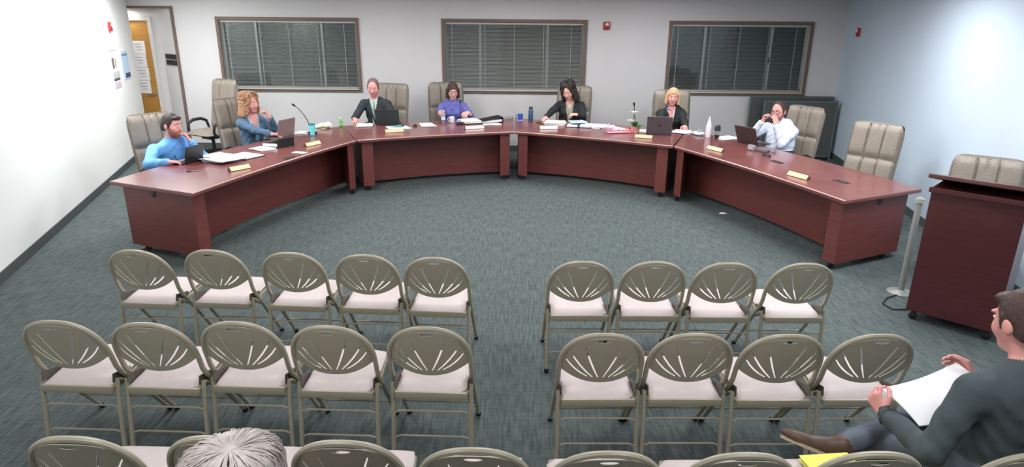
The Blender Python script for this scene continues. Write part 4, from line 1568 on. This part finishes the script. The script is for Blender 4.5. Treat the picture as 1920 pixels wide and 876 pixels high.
# man in white shirt, hands at his glasses
f = (-.84, -.54)
pi_ = person('person', 'man in white shirt holding his glasses with both hands', (3.68, 8.78), yaw_of(f), dict(
    head_top=(3.60, 8.86, 1.285), head=(hyaw(-.75, -.66), R(-10), R(0)), male=True, top='white_shirt', pants='trousers_dark', skin='skin_pink', hs=1.06,
    hair='receding', hairm='hair_brown', glasses='glasses_dark', beard=True, beardm='beard_brown', girth=1.12, s=1.06, shoulder=.20,
    arms={'L': dict(wrist=(3.47, 8.56, 1.02), dir=(-.05, .35, .9), palm=(-.2, .9, 0), pole=(-.3, -.5, -1), curl=.45),
          'R': dict(wrist=(3.385, 8.80, 1.03), dir=(.22, -.1, .9), palm=(.6, -.5, 0), pole=(-.7, .3, -1), curl=.8)}))
collar(pi_, 'white_shirt')

# ================================================================ AUDIENCE
t = fold_chair('folding chair under the grey haired person, below the view', -.78, 1.12, -1, 'nearest row folding chairs')
pi_ = person('person', 'grey haired audience member seen only as the top of a head', (-.76, 1.40), 0.0, dict(
    head_top=(-.735, 1.445, 1.203), head=(0.05, R(-4), 0), male=False, top='charcoal_knit', pants='trousers_dark', hs=1.14, hipz=.555, hvox=.005,
    hair='fluffy', hairm='hair_grey', brows=False,
    arms={'L': dict(wrist=(-.90, 1.72, .62), dir=(.3, .9, -.1), palm=(0, 0, -1), curl=.4),
          'R': dict(wrist=(-.60, 1.72, .62), dir=(-.3, .9, -.1), palm=(0, 0, -1), curl=.4)}))
t = fold_chair('folding chair under the person in grey jeans at lower right', 1.93, 1.965, 1, 'nearest row folding chairs')
pi_ = person('person', 'audience member in charcoal sweater and grey jeans, ankle on knee', (1.98, 2.24), 0.0, dict(
    head_top=(1.98, 2.30, 1.33), head=(0.15, R(-14), 0), male=True, top='charcoal_knit', pants='jeans_grey', shoe='brown_leather', solem=mat('sole_tan', srgb(176, 160, 140), .7).name, sole_dir=(-.25, -.40, -.9), skin='skin_pink', hipz=.575, vox=.0055, hs=1.05,
    hair='short', hairm='hair_brown', brows=False,
    legs={'L': ((1.62, 2.62, .40), (1.64, 2.60, .10), (1.62, 2.76, .035)), 'R': ((2.02, 2.64, .57), (1.50, 2.475, .49), (1.265, 2.545, .56))},
    arms={'L': dict(wrist=(1.63, 2.43, .685), dir=(-.25, .6, .5), palm=(.9, .2, -.2), pole=(-.25, -.7, -.7), curl=.75),
          'R': dict(wrist=(2.06, 2.54, .80), dir=(-.1, .8, .3), palm=(-1, .1, 0), curl=.7)}))
sheet = MB()
nS = 8
P00, P10, P01, P11 = Vector((1.635, 2.50, .765)), Vector((2.02, 2.60, .84)), Vector((1.70, 2.30, .71)), Vector((2.08, 2.37, .77))
vs, fs = [], []
for o in (0, .004):
    for j in range(nS + 1):
        for i in range(nS + 1):
            u, v = i / nS, j / nS
            p = P00.lerp(P10, u).lerp(P01.lerp(P11, u), v)
            p = p + Vector((0, 0, -.02 * math.sin(u * PI) + .012 * math.sin(v * PI) + o))
            vs.append(p)
M_ = (nS + 1) ** 2
for o in (0, 1):
    for j in range(nS):
        for i in range(nS):
            a = o * M_ + j * (nS + 1) + i
            fs.append((a, a + 1, a + nS + 2, a + nS + 1))
bd = [i for i in range(nS)] + [nS + (nS + 1) * j for j in range(nS)] + [M_ - 1 - i for i in range(nS)] + [(nS + 1) * (nS - j) for j in range(nS)]
for k in range(len(bd)):
    a, b = bd[k], bd[(k + 1) % len(bd)]
    fs.append((a, b, b + M_, a + M_))
sheet.add(vs, fs)
so = sheet.build('paper_sheaf', 'paper', None, True)
tag(so, 'sheaf of white paper held by person at lower right', 'paper')
yf = thing('yellow_folder', 'bright yellow folder lying on a folding chair seat at lower right', 'folder', (1.40, 2.25, .478), R(8))
MB().box((0, 0, .004), (.23, .30, .006), bev=.002).build('back_cover', mat('yellow_card', srgb(244, 240, 110), .7), yf)
MB().box((.002, -.004, .0115), (.215, .285, .006)).build('paper_block', 'paper', yf)
MB().box((0, 0, .018), (.23, .30, .003), Matrix.Rotation(R(1.5), 3, 'Y'), bev=.001).build('front_cover', 'yellow_card', yf)
# ================================================================ THINGS ON THE TABLES
TT = TZ + .0015
def at(x, y):
    return (x, y, TT)
def nameplate(lab, p0, p1, m='gold_plate'):
    c = ((p0[0] + p1[0]) / 2, (p0[1] + p1[1]) / 2)
    a = math.atan2(p1[1] - p0[1], p1[0] - p0[0])
    L = math.hypot(p1[0] - p0[0], p1[1] - p0[1])
    t = thing('nameplate', lab, 'nameplate', at(*c), a, 'desk nameplates along the table edge')
    h = L / 2
    w_ = MB()
    vs = [(s * h, y, z) for s in (-1, 1) for (y, z) in ((-.030, 0), (.030, 0), (.020, .040), (.004, .044))]
    w_.add(vs, [(0, 1, 2, 3), (7, 6, 5, 4), (0, 4, 5, 1), (1, 5, 6, 2), (2, 6, 7, 3), (3, 7, 4, 0)])
    w_.build('holder', 'plate_wood', t)
    MB().box((0, -.0145, .0235), (L - .012, .004, .050), Matrix.Rotation(R(-38), 3, 'X')).build('name_strip', m, t)
    return t
def paper_stack(lab, c, yaw, n=3, wd=.22, ht=.28, spread=.03, m='paper', name='paper_stack', z=0.0):
    t = thing(name, lab, 'papers', (c[0], c[1], TT + z), yaw)
    for k in range(n):
        a = random.uniform(-.12, .12)
        MB().box((random.uniform(-spread, spread), random.uniform(-spread, spread), .0025 + k * .0045), (wd, ht, .004), rotz(a)).build('sheet', m if k < n - 1 or m != 'paper' else 'paper', t)
    pl = MB()
    for k in range(5):
        pl.box((-.02, ht * .36 - k * ht * .15, n * .0045 + .001), (wd * .62, .006, .0008))
    pl.build('print_lines', 'ink_grey', t)['kind'] = 'stuff'
    return t
def laptop(lab, c, yaw, m, wd=.32, dp=.22, tilt=18, logo=False, screen='black_plastic', z=0.0):
    """hinge at the origin, keyboard towards local +y (the user)"""
    t = thing('laptop', lab, 'laptop', (c[0], c[1], TT + z), yaw)
    b = MB().box((0, dp / 2, .009), (wd, dp, .016), bev=.004).build('base', m, t)
    MB().box((0, dp * .42, .018), (wd * .88, dp * .45, .002)).build('keyboard', 'black_plastic', b)
    MB().box((0, dp * .82, .0178), (wd * .34, dp * .24, .0015)).build('trackpad', 'steel_grey', b)
    M = Matrix.Rotation(R(tilt), 3, 'X')      # leans away from the user
    cc = M @ Vector((0, -.004, dp / 2)) + Vector((0, 0, .016))
    ld = MB().box(cc, (wd, .008, dp), M, bev=.003).build('lid', m, t)
    sc = M @ Vector((0, .0008, dp / 2)) + Vector((0, 0, .016))
    MB().box(sc, (wd - .02, .0012, dp - .025), M).build('screen', screen, ld)
    if logo:
        pts = []
        for k in range(20):
            a = 2 * PI * k / 20
            r = .017 * (1 - .10 * math.cos(2 * a) + .06 * math.sin(a))
            x, z_ = r * math.cos(a), r * math.sin(a)
            if abs(a) < .5 or abs(a - 2 * PI) < .5:
                x -= .006
            pts.append((x, z_ - .002))
        lo = MB()
        vs = [M @ Vector((-x, -.0092 + o, dp / 2 + z_)) + Vector((0, 0, .016)) for o in (0, .0016) for (x, z_) in pts]
        n = len(pts)
        lo.add(vs, [tuple(range(n)), tuple(reversed(range(n, 2 * n)))] + [(k, (k + 1) % n, n + (k + 1) % n, n + k) for k in range(n)])
        lo.box(M @ Vector((-.004, -.0084, dp / 2 + .021)) + Vector((0, 0, .016)), (.005, .0016, .011), M @ Matrix.Rotation(R(35), 3, 'Y'))
        lo.build('lid_emblem', 'black_plastic', ld)
    return t
def lathe_thing(name, lab, cat, c, parts, yaw=0):
    t = thing(name, lab, cat, at(*c), yaw)
    for (pn, prof, m) in parts:
        MB().lathe(prof, seg=18).build(pn, m, t, True)
    return t
def gooseneck(lab, c, yaw, h, lean, base=True):
    t = thing('gooseneck_microphone', lab, 'microphone', at(*c), yaw, 'gooseneck table microphones')
    MB().box((0, 0, .014), (.10, .13, .026), bev=.008).build('base', 'black_plastic', t, True)
    pts = [(0, 0, .026)]
    for k in range(1, 11):
        u = k / 10
        pts.append((0, lean * (u ** 1.7), .026 + h * (u - .12 * u ** 4)))
    MB().tube(pts, .0055, 8).build('neck', 'black_plastic', t, True)
    e, d = Vector(pts[-1]), (Vector(pts[-1]) - Vector(pts[-2])).normalized()
    MB().tube([e - d * .005, e + d * .01, e + d * .045, e + d * .055], [.008, .014, .014, .007], 10).build('capsule', 'black_rubber', t, True)
    MB().box((.0, .045, .028), (.02, .015, .004)).build('button', 'steel_grey', t)
    return t
def binder(lab, c, yaw, m='black_plastic', wd=.29, dp=.30, th=.06, open_=False):
    t = thing('ring_binder', lab, 'binder', at(*c), yaw)
    if open_:
        for s in (-1, 1):
            MB().box((s * wd / 2, 0, .004), (wd - .01, dp, .006), bev=.002).build('cover', m, t)
            MB().box((s * wd / 2, 0, .016 + .006 * (s > 0)), (wd - .04, dp - .03, .018 + .012 * (s > 0))).build('page_block', 'paper', t)
        sp_ = MB().box((0, 0, .006), (.05, dp, .009), bev=.002).build('spine', m, t)
        for k in (-1, 0, 1):
            MB().tube([(.022 * math.cos(a), k * .09, .012 + .022 * math.sin(a)) for a in [PI * j / 8 for j in range(9)]], .002, 6).build('ring', 'chrome', sp_, True)
    else:
        M = Matrix.Rotation(R(9), 3, 'Y')
        MB().box((0, 0, .004), (wd, dp, .006), bev=.002).build('cover', m, t)
        MB().box((.0, 0, .028), (wd - .035, dp - .03, .036), Matrix.Rotation(R(3), 3, 'Y')).build('page_block', 'paper', t)
        MB().box((-.004, 0, th + .010), (wd, dp, .006), M, bev=.002).build('cover', m, t)
        MB().box((-wd / 2 + .003, 0, th / 2 + .018), (.007, dp, th + .036), bev=.002).build('spine', m, t)
    return t
# --- left table
laptop('small black tablet laptop in front of the man in blue shirt', (-3.60, 7.16), R(72), 'black_plastic', .27, .19, 14)
paper_stack('loose white papers fanned over an open binder at left', (-3.33, 7.28), R(62), 6, .26, .36, .06, z=.022)
t = thing('folder', 'dark grey folder sticking out beyond the loose papers at left', 'folder', at(-3.17, 7.52), R(62))
MB().box((0, 0, .004), (.30, .36, .007), bev=.002).build('cover', mat('folder_grey', srgb(70, 74, 76), .6), t)
MB().box((.01, 0, .012), (.26, .33, .008)).build('page_block', 'paper', t)
nameplate('wooden nameplate with gold strip nearest the left table end', (-3.02, 6.73), (-2.88, 6.93))
t = thing('pen', 'thin pen lying by the left nameplate', 'pen', (-3.39, 6.72, TT + .006), R(25))
MB().tube([(-.07, 0, 0), (.055, 0, 0), (.07, 0, 0)], [.005, .005, .0015], 8).build('barrel', 'steel_grey', t, True)
MB().tube([(-.072, 0, 0), (-.03, 0, 0)], .0056, 8).build('cap', 'black_plastic', t, True)
paper_stack('single pale card lying flat at the front edge of left table', (-2.60, 7.78), R(70), 1, .09, .17, 0, name='card')
binder('thick black ring binder with papers below the curly haired woman', (-3.02, 8.22), R(152), 'black_plastic', .30, .28, .075)
paper_stack('papers tucked under the thick ring binder', (-3.12, 7.98), R(60), 3, .20, .26, .01)
laptop('rose grey laptop open in front of the curly haired woman', (-3.13, 8.86), R(72), mat('laptop_rose', srgb(150, 130, 128), .45, .3), .36, .24, 10)
gooseneck('gooseneck microphone beside the cyan tumbler', (-2.86, 9.14), R(70), .40, .24)
lathe_thing('tumbler', 'bright cyan drinking tumbler on left table', 'tumbler', (-2.80, 8.99), [
    ('cup', [(.030, 0), (.031, .01), (.042, .125), (.043, .15)], mat('cyan', srgb(120, 236, 240), .4)),
    ('lid', [(.044, .15), (.044, .162), (.036, .168)], mat('teal', srgb(40, 110, 120), .4)),
    ('rubber_foot', [(.0305, -.0005), (.0315, .012)], mat('grey_foot', srgb(120, 130, 150), .5))])
paper_stack('white notepad behind the cyan tumbler', (-2.98, 9.18), R(70), 4, .16, .22, .005)
nameplate('wooden nameplate with gold strip below the cyan tumbler', (-2.65, 8.16), (-2.53, 8.40))
# crumpled tissue packet
ts = Field((-.15, -.10, -.02), (.15, .10, .14), .006)
for k in range(16):
    ts.ell((random.uniform(-.10, .10), random.uniform(-.05, .05), random.uniform(.02, .05)), (random.uniform(.03, .05), random.uniform(.025, .04), random.uniform(.018, .04)), None, .012, 0)
ts.ell((.06, 0, .06), (.05, .035, .035), None, .01, 0)
ts.wobble(.006, 90)
t = thing('tissue_pack', 'crumpled pale tissue pack near the green bottle', 'tissues', (-2.83, 9.66, TT - .004), R(15))
link_mesh('wrapper', ts.mesh('wrapper', [mat('pale_yellow', srgb(238, 240, 214), .7).name]), t)
MB().box((-.02, -.055, .03), (.12, .004, .02), Matrix.Rotation(R(20), 3, 'X')).build('label_strip', mat('lime', srgb(190, 210, 110), .6), t)
lathe_thing('green_bottle', 'small green soda bottle behind the left table corner', 'bottle', (-2.60, 9.77), [
    ('bottle', [(.026, 0), (.030, .006), (.030, .075), (.024, .095), (.012, .118), (.011, .128)], mat('green_plastic', srgb(96, 176, 96), .3)),
    ('cap', [(.0135, .126), (.0135, .142), (.012, .144)], 'lens_white'),
    ('label', [(.0308, .030), (.0308, .066)], mat('green_pale', srgb(150, 206, 140), .5))])
# --- table of the man in suit and the woman in purple
paper_stack('white papers under the right hand of the man in suit', (-2.28, 9.93), R(15), 4, .22, .28, .02)
laptop('black laptop in front of the man in suit', (-1.93, 9.98), R(2), mat('laptop_dark', srgb(52, 60, 62), .5, .2), .36, .24, 10)
paper_stack('teal and white printed sheets in front of black laptop', (-1.72, 9.74), R(20), 3, .30, .26, .03, mat('sheet_teal', srgb(196, 228, 222), .8).name)
gl = thing('cable_coil', 'small dark teal cable coil lying on the teal sheets', 'cable', (-1.76, 9.77, TT + .022), 0)
MB().tube([(.09 * math.cos(a) * (1 + .2 * math.sin(3 * a)), .05 * math.sin(a), .006 + .006 * math.sin(2 * a)) for a in [2 * PI * k / 24 for k in range(24)]], .006, 6, closed=True).build('coil', mat('teal_dark', srgb(60, 100, 96), .5), gl, True)
MB().box((.1, .02, .01), (.03, .05, .02), bev=.005).build('plug', 'black_plastic', gl)
nameplate('gold nameplate in front of the man in suit', (-1.85, 9.30), (-1.59, 9.40))
t = thing('computer_mouse', 'black computer mouse between suit and purple sweater', 'mouse', at(-1.50, 9.90), R(20))
mm = Field((-.05, -.07, -.02), (.05, .07, .06), .004)
mm.ell((0, 0, .004), (.032, .055, .032), None, .002, 0)
link_mesh('shell', mm.mesh('shell', ['black_plastic']), t)
MB().lathe([(.006, -.004), (.006, .004)], (0, .028, .034), 10, Matrix.Rotation(R(90), 3, 'Y')).build('wheel', 'steel_grey', t, True)
paper_stack('white sheets beside the black mouse', (-1.33, 10.02), R(18), 3, .20, .30, .02)
lathe_thing('water_bottle', 'clear water bottle held by the woman in purple', 'bottle', (-1.10, 10.24), [
    ('bottle', [(.030, 0), (.032, .008), (.032, .11), (.030, .13), (.014, .175), (.013, .19)], 'clear_plastic'),
    ('cap', [(.0145, .188), (.0145, .204), (.013, .206)], 'lens_white'),
    ('label', [(.0326, .055), (.0326, .10)], 'paper_blue')])
lathe_thing('mug', 'white mug in front of the woman in purple', 'mug', (-.97, 10.30), [
    ('cup', [(.030, 0), (.037, .01), (.038, .095), (.034, .096), (.033, .02)], 'paper')])
mg = [o for o in bpy.data.objects if o.name.startswith('mug')][-1]
MB().tube([(-.036, 0, .08), (-.062, 0, .075), (-.066, 0, .05), (-.058, 0, .025), (-.036, 0, .02)], .006, 8).build('handle', 'paper', mg, True)
paper_stack('stack of bright white papers in front of the purple sweater', (-.70, 10.38), R(25), 8, .26, .34, .05)
gooseneck('gooseneck microphone in front of the woman in purple', (-.83, 10.14), R(-10), .34, .03)
nameplate('large pale nameplate in front of the woman in purple', (-.72, 9.66), (-.44, 9.79), mat('plate_white', srgb(246, 240, 236), .5))
binder('open looking black binder with white pages left of centre', (-.36, 10.42), R(200), 'black_plastic', .34, .28, .05)
paper_stack('white sheet in front of the black binder near centre', (-.33, 10.16), R(20), 2, .26, .16, .01)
# --- table of the dark curls and the blonde
t = thing('eyeglasses', 'folded dark eyeglasses near the table centre', 'eyeglasses', (-.06, 10.70, TT + .002), R(10))
for s in (-1, 1):
    MB().tube([(s * .034 + .027 * math.cos(a), .0, .026 + .021 * math.sin(a)) for a in [2 * PI * k / 14 for k in range(14)]], .003, 6, closed=True).build('rim', 'glasses_dark', t, True)
    MB().tube([(s * .062, 0, .035), (s * .066, .07, .025), (s * .066, .12, .006)], .0028, 6).build('temple', 'glasses_dark', t, True)
MB().tube([(-.008, 0, .03), (0, -.004, .034), (.008, 0, .03)], .003, 6).build('bridge', 'glasses_dark', t, True)
lathe_thing('blue_mug', 'bright blue mug near the table centre', 'mug', (.12, 10.66), [
    ('cup', [(.034, 0), (.042, .01), (.044, .10), (.040, .101), (.038, .02)], mat('blue_glaze', srgb(60, 100, 190), .3)),
    ('coaster', [(.055, -.0012), (.055, .003)], 'lens_white')])
mg = [o for o in bpy.data.objects if o.name.startswith('blue_mug')][-1]
MB().tube([(-.042, 0, .085), (-.07, 0, .08), (-.074, 0, .05), (-.066, 0, .025), (-.042, 0, .02)], .007, 8).build('handle', 'blue_glaze', mg, True)
lathe_thing('steel_flask', 'tall navy blue flask beside the woman with dark curls', 'flask', (.285, 10.50), [
    ('body', [(.034, 0), (.038, .008), (.038, .17), (.030, .195)], mat('navy', srgb(54, 84, 120), .35)),
    ('cap', [(.031, .194), (.031, .232), (.026, .238)], mat('navy_dark', srgb(30, 44, 66), .4)),
    ('cap_ring', [(.0325, .19), (.0325, .197)], 'steel_grey')])
t = thing('phone', 'brown cased phone lying by the hand of the woman with dark curls', 'phone', at(.42, 10.33), R(30))
MB().box((0, 0, .006), (.075, .15, .011), bev=.005).build('case', mat('case_brown', srgb(150, 96, 70), .6), t)
MB().box((0, 0, .0122), (.066, .138, .001)).build('screen', 'black_plastic', t)
paper_stack('thick pile of pages in front of the woman with dark curls', (.67, 10.26), R(-15), 9, .30, .30, .02)
t = thing('note_strip', 'yellow green note strip on the thick pile of pages', 'note', (.69, 10.16, TT + .0435), R(-15))
MB().box((0, 0, .001), (.17, .05, .002)).build('strip', mat('note_green', srgb(214, 220, 150), .8), t)
nameplate('white nameplate in front of the woman with dark curls', (.40, 9.76), (.68, 9.78), 'plate_white')
binder('open dark binder crammed with papers right of dark curls', (1.03, 10.04), R(-12), mat('binder_navy', srgb(50, 56, 66), .5).name, .20, .28, open_=True)
paper_stack('loose white sheets right of the crammed binder', (1.33, 10.04), R(-30), 4, .26, .30, .05)
paper_stack('bluish sheets lying on the crammed binder', (1.02, 10.12), R(10), 3, .24, .22, .03, 'paper_blue', z=.055)
# wrapped bouquet
t = thing('wrapped_bouquet', 'flowers wrapped in pink and lilac paper lying on table', 'bouquet', at(1.52, 9.55), R(8))
bq = Field((-.22, -.16, -.02), (.22, .16, .16), .006)
bq.cone((.14, 0, .03), (-.12, .0, .05), .02, .055, .01, 0)
for k in range(14):
    a = random.uniform(-1, 1)
    bq.ell((-.10 + random.uniform(-.06, .05), a * .08, .05 + random.uniform(-.01, .04)), (.045, .03, .03), None, .01, 0)
bq.wobble(.005, 80)
link_mesh('wrapping', bq.mesh('wrapping', [mat('lilac', srgb(226, 212, 236), .6).name]), t)
MB().box((.02, -.10, .012), (.36, .09, .016), rotz(R(6)), bev=.006).build('pink_paper', mat('coral', srgb(244, 160, 160), .6), t)
MB().box((.16, -.03, .03), (.10, .10, .03), rotz(R(20)), bev=.01).build('pink_paper', 'coral', t)
for k in range(7):
    MB().lathe([(.006, 0), (.022, .008), (.018, .02), (.004, .024)], (-.14 + .02 * (k % 3), -.06 + .02 * k, .085 + .008 * (k % 2)), 8).build('blossom', mat('violet', srgb(176, 160, 196), .7) if k % 2 else mat('petal_white', srgb(246, 246, 240), .7), t, True)
# potted white flower
t = thing('potted_flower', 'white lily with green leaves in a pink wrapped pot', 'potted plant', at(1.80, 9.50))
MB().lathe([(.050, 0), (.056, .01), (.075, .095), (.080, .10), (.066, .098), (.06, .08)], seg=14).build('pot_wrap', mat('pink_wrap', srgb(246, 180, 176), .55), t, True)
MB().lathe([(.066, .075), (.066, .085)], seg=14).build('soil', mat('soil', srgb(60, 46, 36), .95), t)
lm = mat('leaf_green', srgb(72, 120, 60), .5, noise=.2, scale=20)
def leaf(parent, p, az, el, L, wd, name='leaf', m='leaf_green', droop=.4):
    vs, fs = [], []
    d = Vector((math.cos(az), math.sin(az), 0))
    sd = Vector((-math.sin(az), math.cos(az), 0))
    n = 6
    for o in (0, .0015):
        for k in range(n + 1):
            u = k / n
            c_ = Vector(p) + d * (L * u * math.cos(el)) + Vector((0, 0, L * (u * math.sin(el) - droop * u * u) + o))
            ww = wd * math.sin(PI * min(.98, u * .92 + .08)) ** .8
            vs += [c_ - sd * ww, c_ - Vector((0, 0, .12 * ww)), c_ + sd * ww]
    m_ = (n + 1) * 3
    for o in (0, 1):
        for k in range(n):
            for j in range(2):
                a = o * m_ + k * 3 + j
                fs.append((a, a + 1, a + 4, a + 3))
    for k in range(n):
        for j in (0, 2):
            a = k * 3 + j
            fs.append((a, a + 3, a + 3 + m_, a + m_))
    MB().add(vs, fs).build(name, m, parent, True)
for k in range(16):
    leaf(t, (0, 0, .08), k * 2.4, R(25 + 40 * ((k * 7) % 5) / 4), .14 + .05 * ((k * 3) % 4) / 3, .024)
st = MB().tube([(0, 0, .08), (-.01, -.01, .18), (-.03, -.02, .27)], .005, 6).build('stem', 'leaf_green', t, True)
st2 = MB().tube([(0, 0, .08), (-.04, -.02, .12), (-.07, -.03, .15)], .005, 6).build('stem', 'leaf_green', t, True)
for (p, s_) in (((-.03, -.02, .27), st), ((-.08, -.035, .15), st2)):
    for k in range(6):
        leaf(s_, p, k * PI / 3 + .3, R(55), .10, .028, 'petal', 'petal_white', .45)
    for k in range(4):
        MB().tube([p, (p[0] + .02 * math.cos(k * 1.6), p[1] + .02 * math.sin(k * 1.6), p[2] + .035)], .002, 5).build('stamen', mat('stamen', srgb(210, 190, 90), .7), s_)
gooseneck('gooseneck microphone behind the white lily', (1.84, 9.86), R(-20), .38, -.08)
laptop('dark grey laptop with emblem in front of the blonde woman', (2.115, 9.34), R(-10), mat('laptop_grey', srgb(92, 84, 90), .45, .3), .36, .25, 8, True)
nameplate('gold nameplate in front of the dark grey laptop', (1.72, 9.10), (1.96, 9.00))
paper_stack('white papers under the left hand of the blonde woman', (2.50, 9.56), R(-25), 4, .24, .26, .02)
paper_stack('white sheet between flower pot and dark grey laptop', (1.93, 9.62), R(-15), 2, .18, .24, .01)
# --- right table
pb = Field((-.12, -.12, -.02), (.12, .12, .12), .006)
for k in range(12):
    pb.ell((random.uniform(-.07, .07), random.uniform(-.06, .06), .025), (random.uniform(.02, .04), random.uniform(.02, .04), random.uniform(.015, .03)), None, .01, 0)
pb.wobble(.006, 100)
t = thing('plastic_bag', 'crumpled pale plastic bag next to the white bottle', 'bag', (2.70, 9.34, TT - .004))
link_mesh('film', pb.mesh('film', [mat('bag_film', srgb(206, 222, 226), .35).name]), t)
MB().tube([(-.03, .02, .045), (0, .03, .075), (.04, .01, .05)], .004, 6).build('bag_handle', 'bag_film', t, True)
lathe_thing('white_bottle', 'white bottle with pointed cap at the inner right corner', 'bottle', (2.775, 9.16), [
    ('bottle', [(.036, 0), (.039, .008), (.039, .15), (.034, .175)], mat('gloss_white', srgb(244, 240, 246), .25)),
    ('cap', [(.030, .174), (.028, .20), (.012, .255), (.005, .29), (.003, .30)], 'gloss_white')])
lathe_thing('travel_mug', 'black topped travel mug beside the white bottle', 'mug', (2.87, 9.06), [
    ('body', [(.030, 0), (.032, .01), (.036, .09)], 'black_plastic'),
    ('sleeve', [(.0365, .055), (.0385, .11)], 'steel_grey'),
    ('dome_lid', [(.040, .11), (.041, .15), (.036, .178), (.018, .19)], mat('lid_black', srgb(44, 52, 54), .4))])
paper_stack('white sheets lying beyond the travel mug', (3.03, 9.08), R(-60), 3, .20, .30, .02)
nameplate('gold nameplate at the inner end of the right table', (2.53, 8.30), (2.65, 8.05))
laptop('brown black laptop open in front of man in white shirt', (3.17, 8.66), R(-62), mat('laptop_brown', srgb(74, 58, 60), .45, .2), .36, .24, 22)
t = thing('desk_device', 'small grey device standing in front of the right laptop', 'device', at(3.06, 8.20), R(-62))
MB().box((0, 0, .035), (.10, .05, .07), bev=.008).build('housing', mat('device_grey', srgb(140, 136, 140), .5), t, True)
MB().box((0, -.026, .038), (.08, .003, .045)).build('display', mat('display_pale', srgb(186, 180, 190), .3), t)
t = thing('power_brick', 'grey flat box beside the small grey device', 'device', at(3.17, 8.10), R(-62))
MB().box((0, 0, .022), (.16, .09, .04), bev=.008).build('case', mat('brick_grey', srgb(110, 106, 112), .5), t, True)
MB().tube([(.08, 0, .02), (.12, .02, .012), (.16, .06, .006)], .004, 6).build('cable', 'black_plastic', t, True)
for k, (x, y) in enumerate(((3.085, 7.84), (3.125, 7.78))):
    t = thing('binder_clip', 'tiny black binder clip, %s of a pair on right table' % ('farther' if k == 0 else 'nearer'), 'clip', at(x, y), R(-60), 'binder clips on the right table')
    vs = [(sx * .022, y_, z_) for sx in (-1, 1) for (y_, z_) in ((-.016, 0), (.016, 0), (.003, .028), (-.003, .028))]
    MB().add(vs, [(0, 1, 2, 3), (7, 6, 5, 4), (0, 4, 5, 1), (1, 5, 6, 2), (2, 6, 7, 3), (3, 7, 4, 0)]).build('spring_body', 'black_plastic', t)
    MB().tube([(-.01, 0, .026), (-.008, -.02, .038), (.008, -.02, .038), (.01, 0, .026)], .0016, 6).build('wire_arm', 'chrome', t, True)
nameplate('gold nameplate near the free end of the right table', (2.98, 6.83), (3.09, 6.58))
# --- lectern, post and cable at the right edge
t = thing('lectern', 'dark cherry lectern on casters at the right edge', 'lectern', (3.22, 4.82, 0), R(-45))
MB().box((.30, .24, .60), (.60, .48, 1.03), bev=.006).build('cabinet', 'dark_cherry', t)
MB().box((.30, .22, 1.15), (.66, .56, .035), Matrix.Rotation(R(-12), 3, 'X'), bev=.006).build('reading_top', 'dark_cherry', t)
MB().box((.30, -.035, 1.10), (.62, .02, .04), bev=.004).build('book_stop', 'dark_cherry', t)
for sx in (.05, .55):
    for sy in (.05, .43):
        c = MB()
        c.lathe([(.026, -.012), (.032, -.008), (.032, .008), (.026, .012)], (sx, sy, .032), 12, Matrix.Rotation(R(90), 3, 'X'))
        c.box((sx, sy, .072), (.03, .03, .03))
        c.build('caster', 'black_plastic', t, True)
t = thing('cable_post', 'slim grey upright post beside the dark lectern', 'post', (3.50, 5.36, 0))
MB().lathe([(.11, 0), (.11, .008), (.04, .02), (.028, .03)], seg=18).build('foot', 'steel_grey', t, True)
MB().lathe([(.026, .02), (.026, .87), (.022, .885)], seg=14).build('pole', 'steel_grey', t, True)
MB().lathe([(.032, .84), (.032, .875)], seg=14).build('collar', mat('post_collar', srgb(176, 176, 170), .5), t, True)
cb = MB().tube([(3.42, 5.28, .012), (3.30, 5.22, .008), (3.20, 5.10, .008), (3.22, 4.98, .008), (3.36, 4.98, .010)], .006, 6)
tag(cb.build('extension_cord', 'black_rubber', None, True), 'thin dark cord looping on carpet beside the lectern', 'cord')
sp_ = MB()
sp_.add([(-.04, -.02, .002), (.05, -.012, .003), (.045, .022, .006), (.0, .03, .016), (-.045, .018, .003), (.0, .0, .012),
         (-.04, -.02, 0), (.05, -.012, 0), (.045, .022, .003), (.0, .03, .013), (-.045, .018, 0), (.0, .0, .009)],
        [(0, 1, 5), (1, 2, 5), (2, 3, 5), (3, 4, 5), (4, 0, 5), (7, 6, 11), (8, 7, 11), (9, 8, 11), (10, 9, 11), (6, 10, 11),
         (0, 6, 7, 1), (1, 7, 8, 2), (2, 8, 9, 3), (3, 9, 10, 4), (4, 10, 6, 0)])
so = sp_.build('paper_scrap', 'paper')
so.location = (2.66, 7.82, .001)
tag(so, 'tiny white paper scrap on carpet near the right table', 'litter')
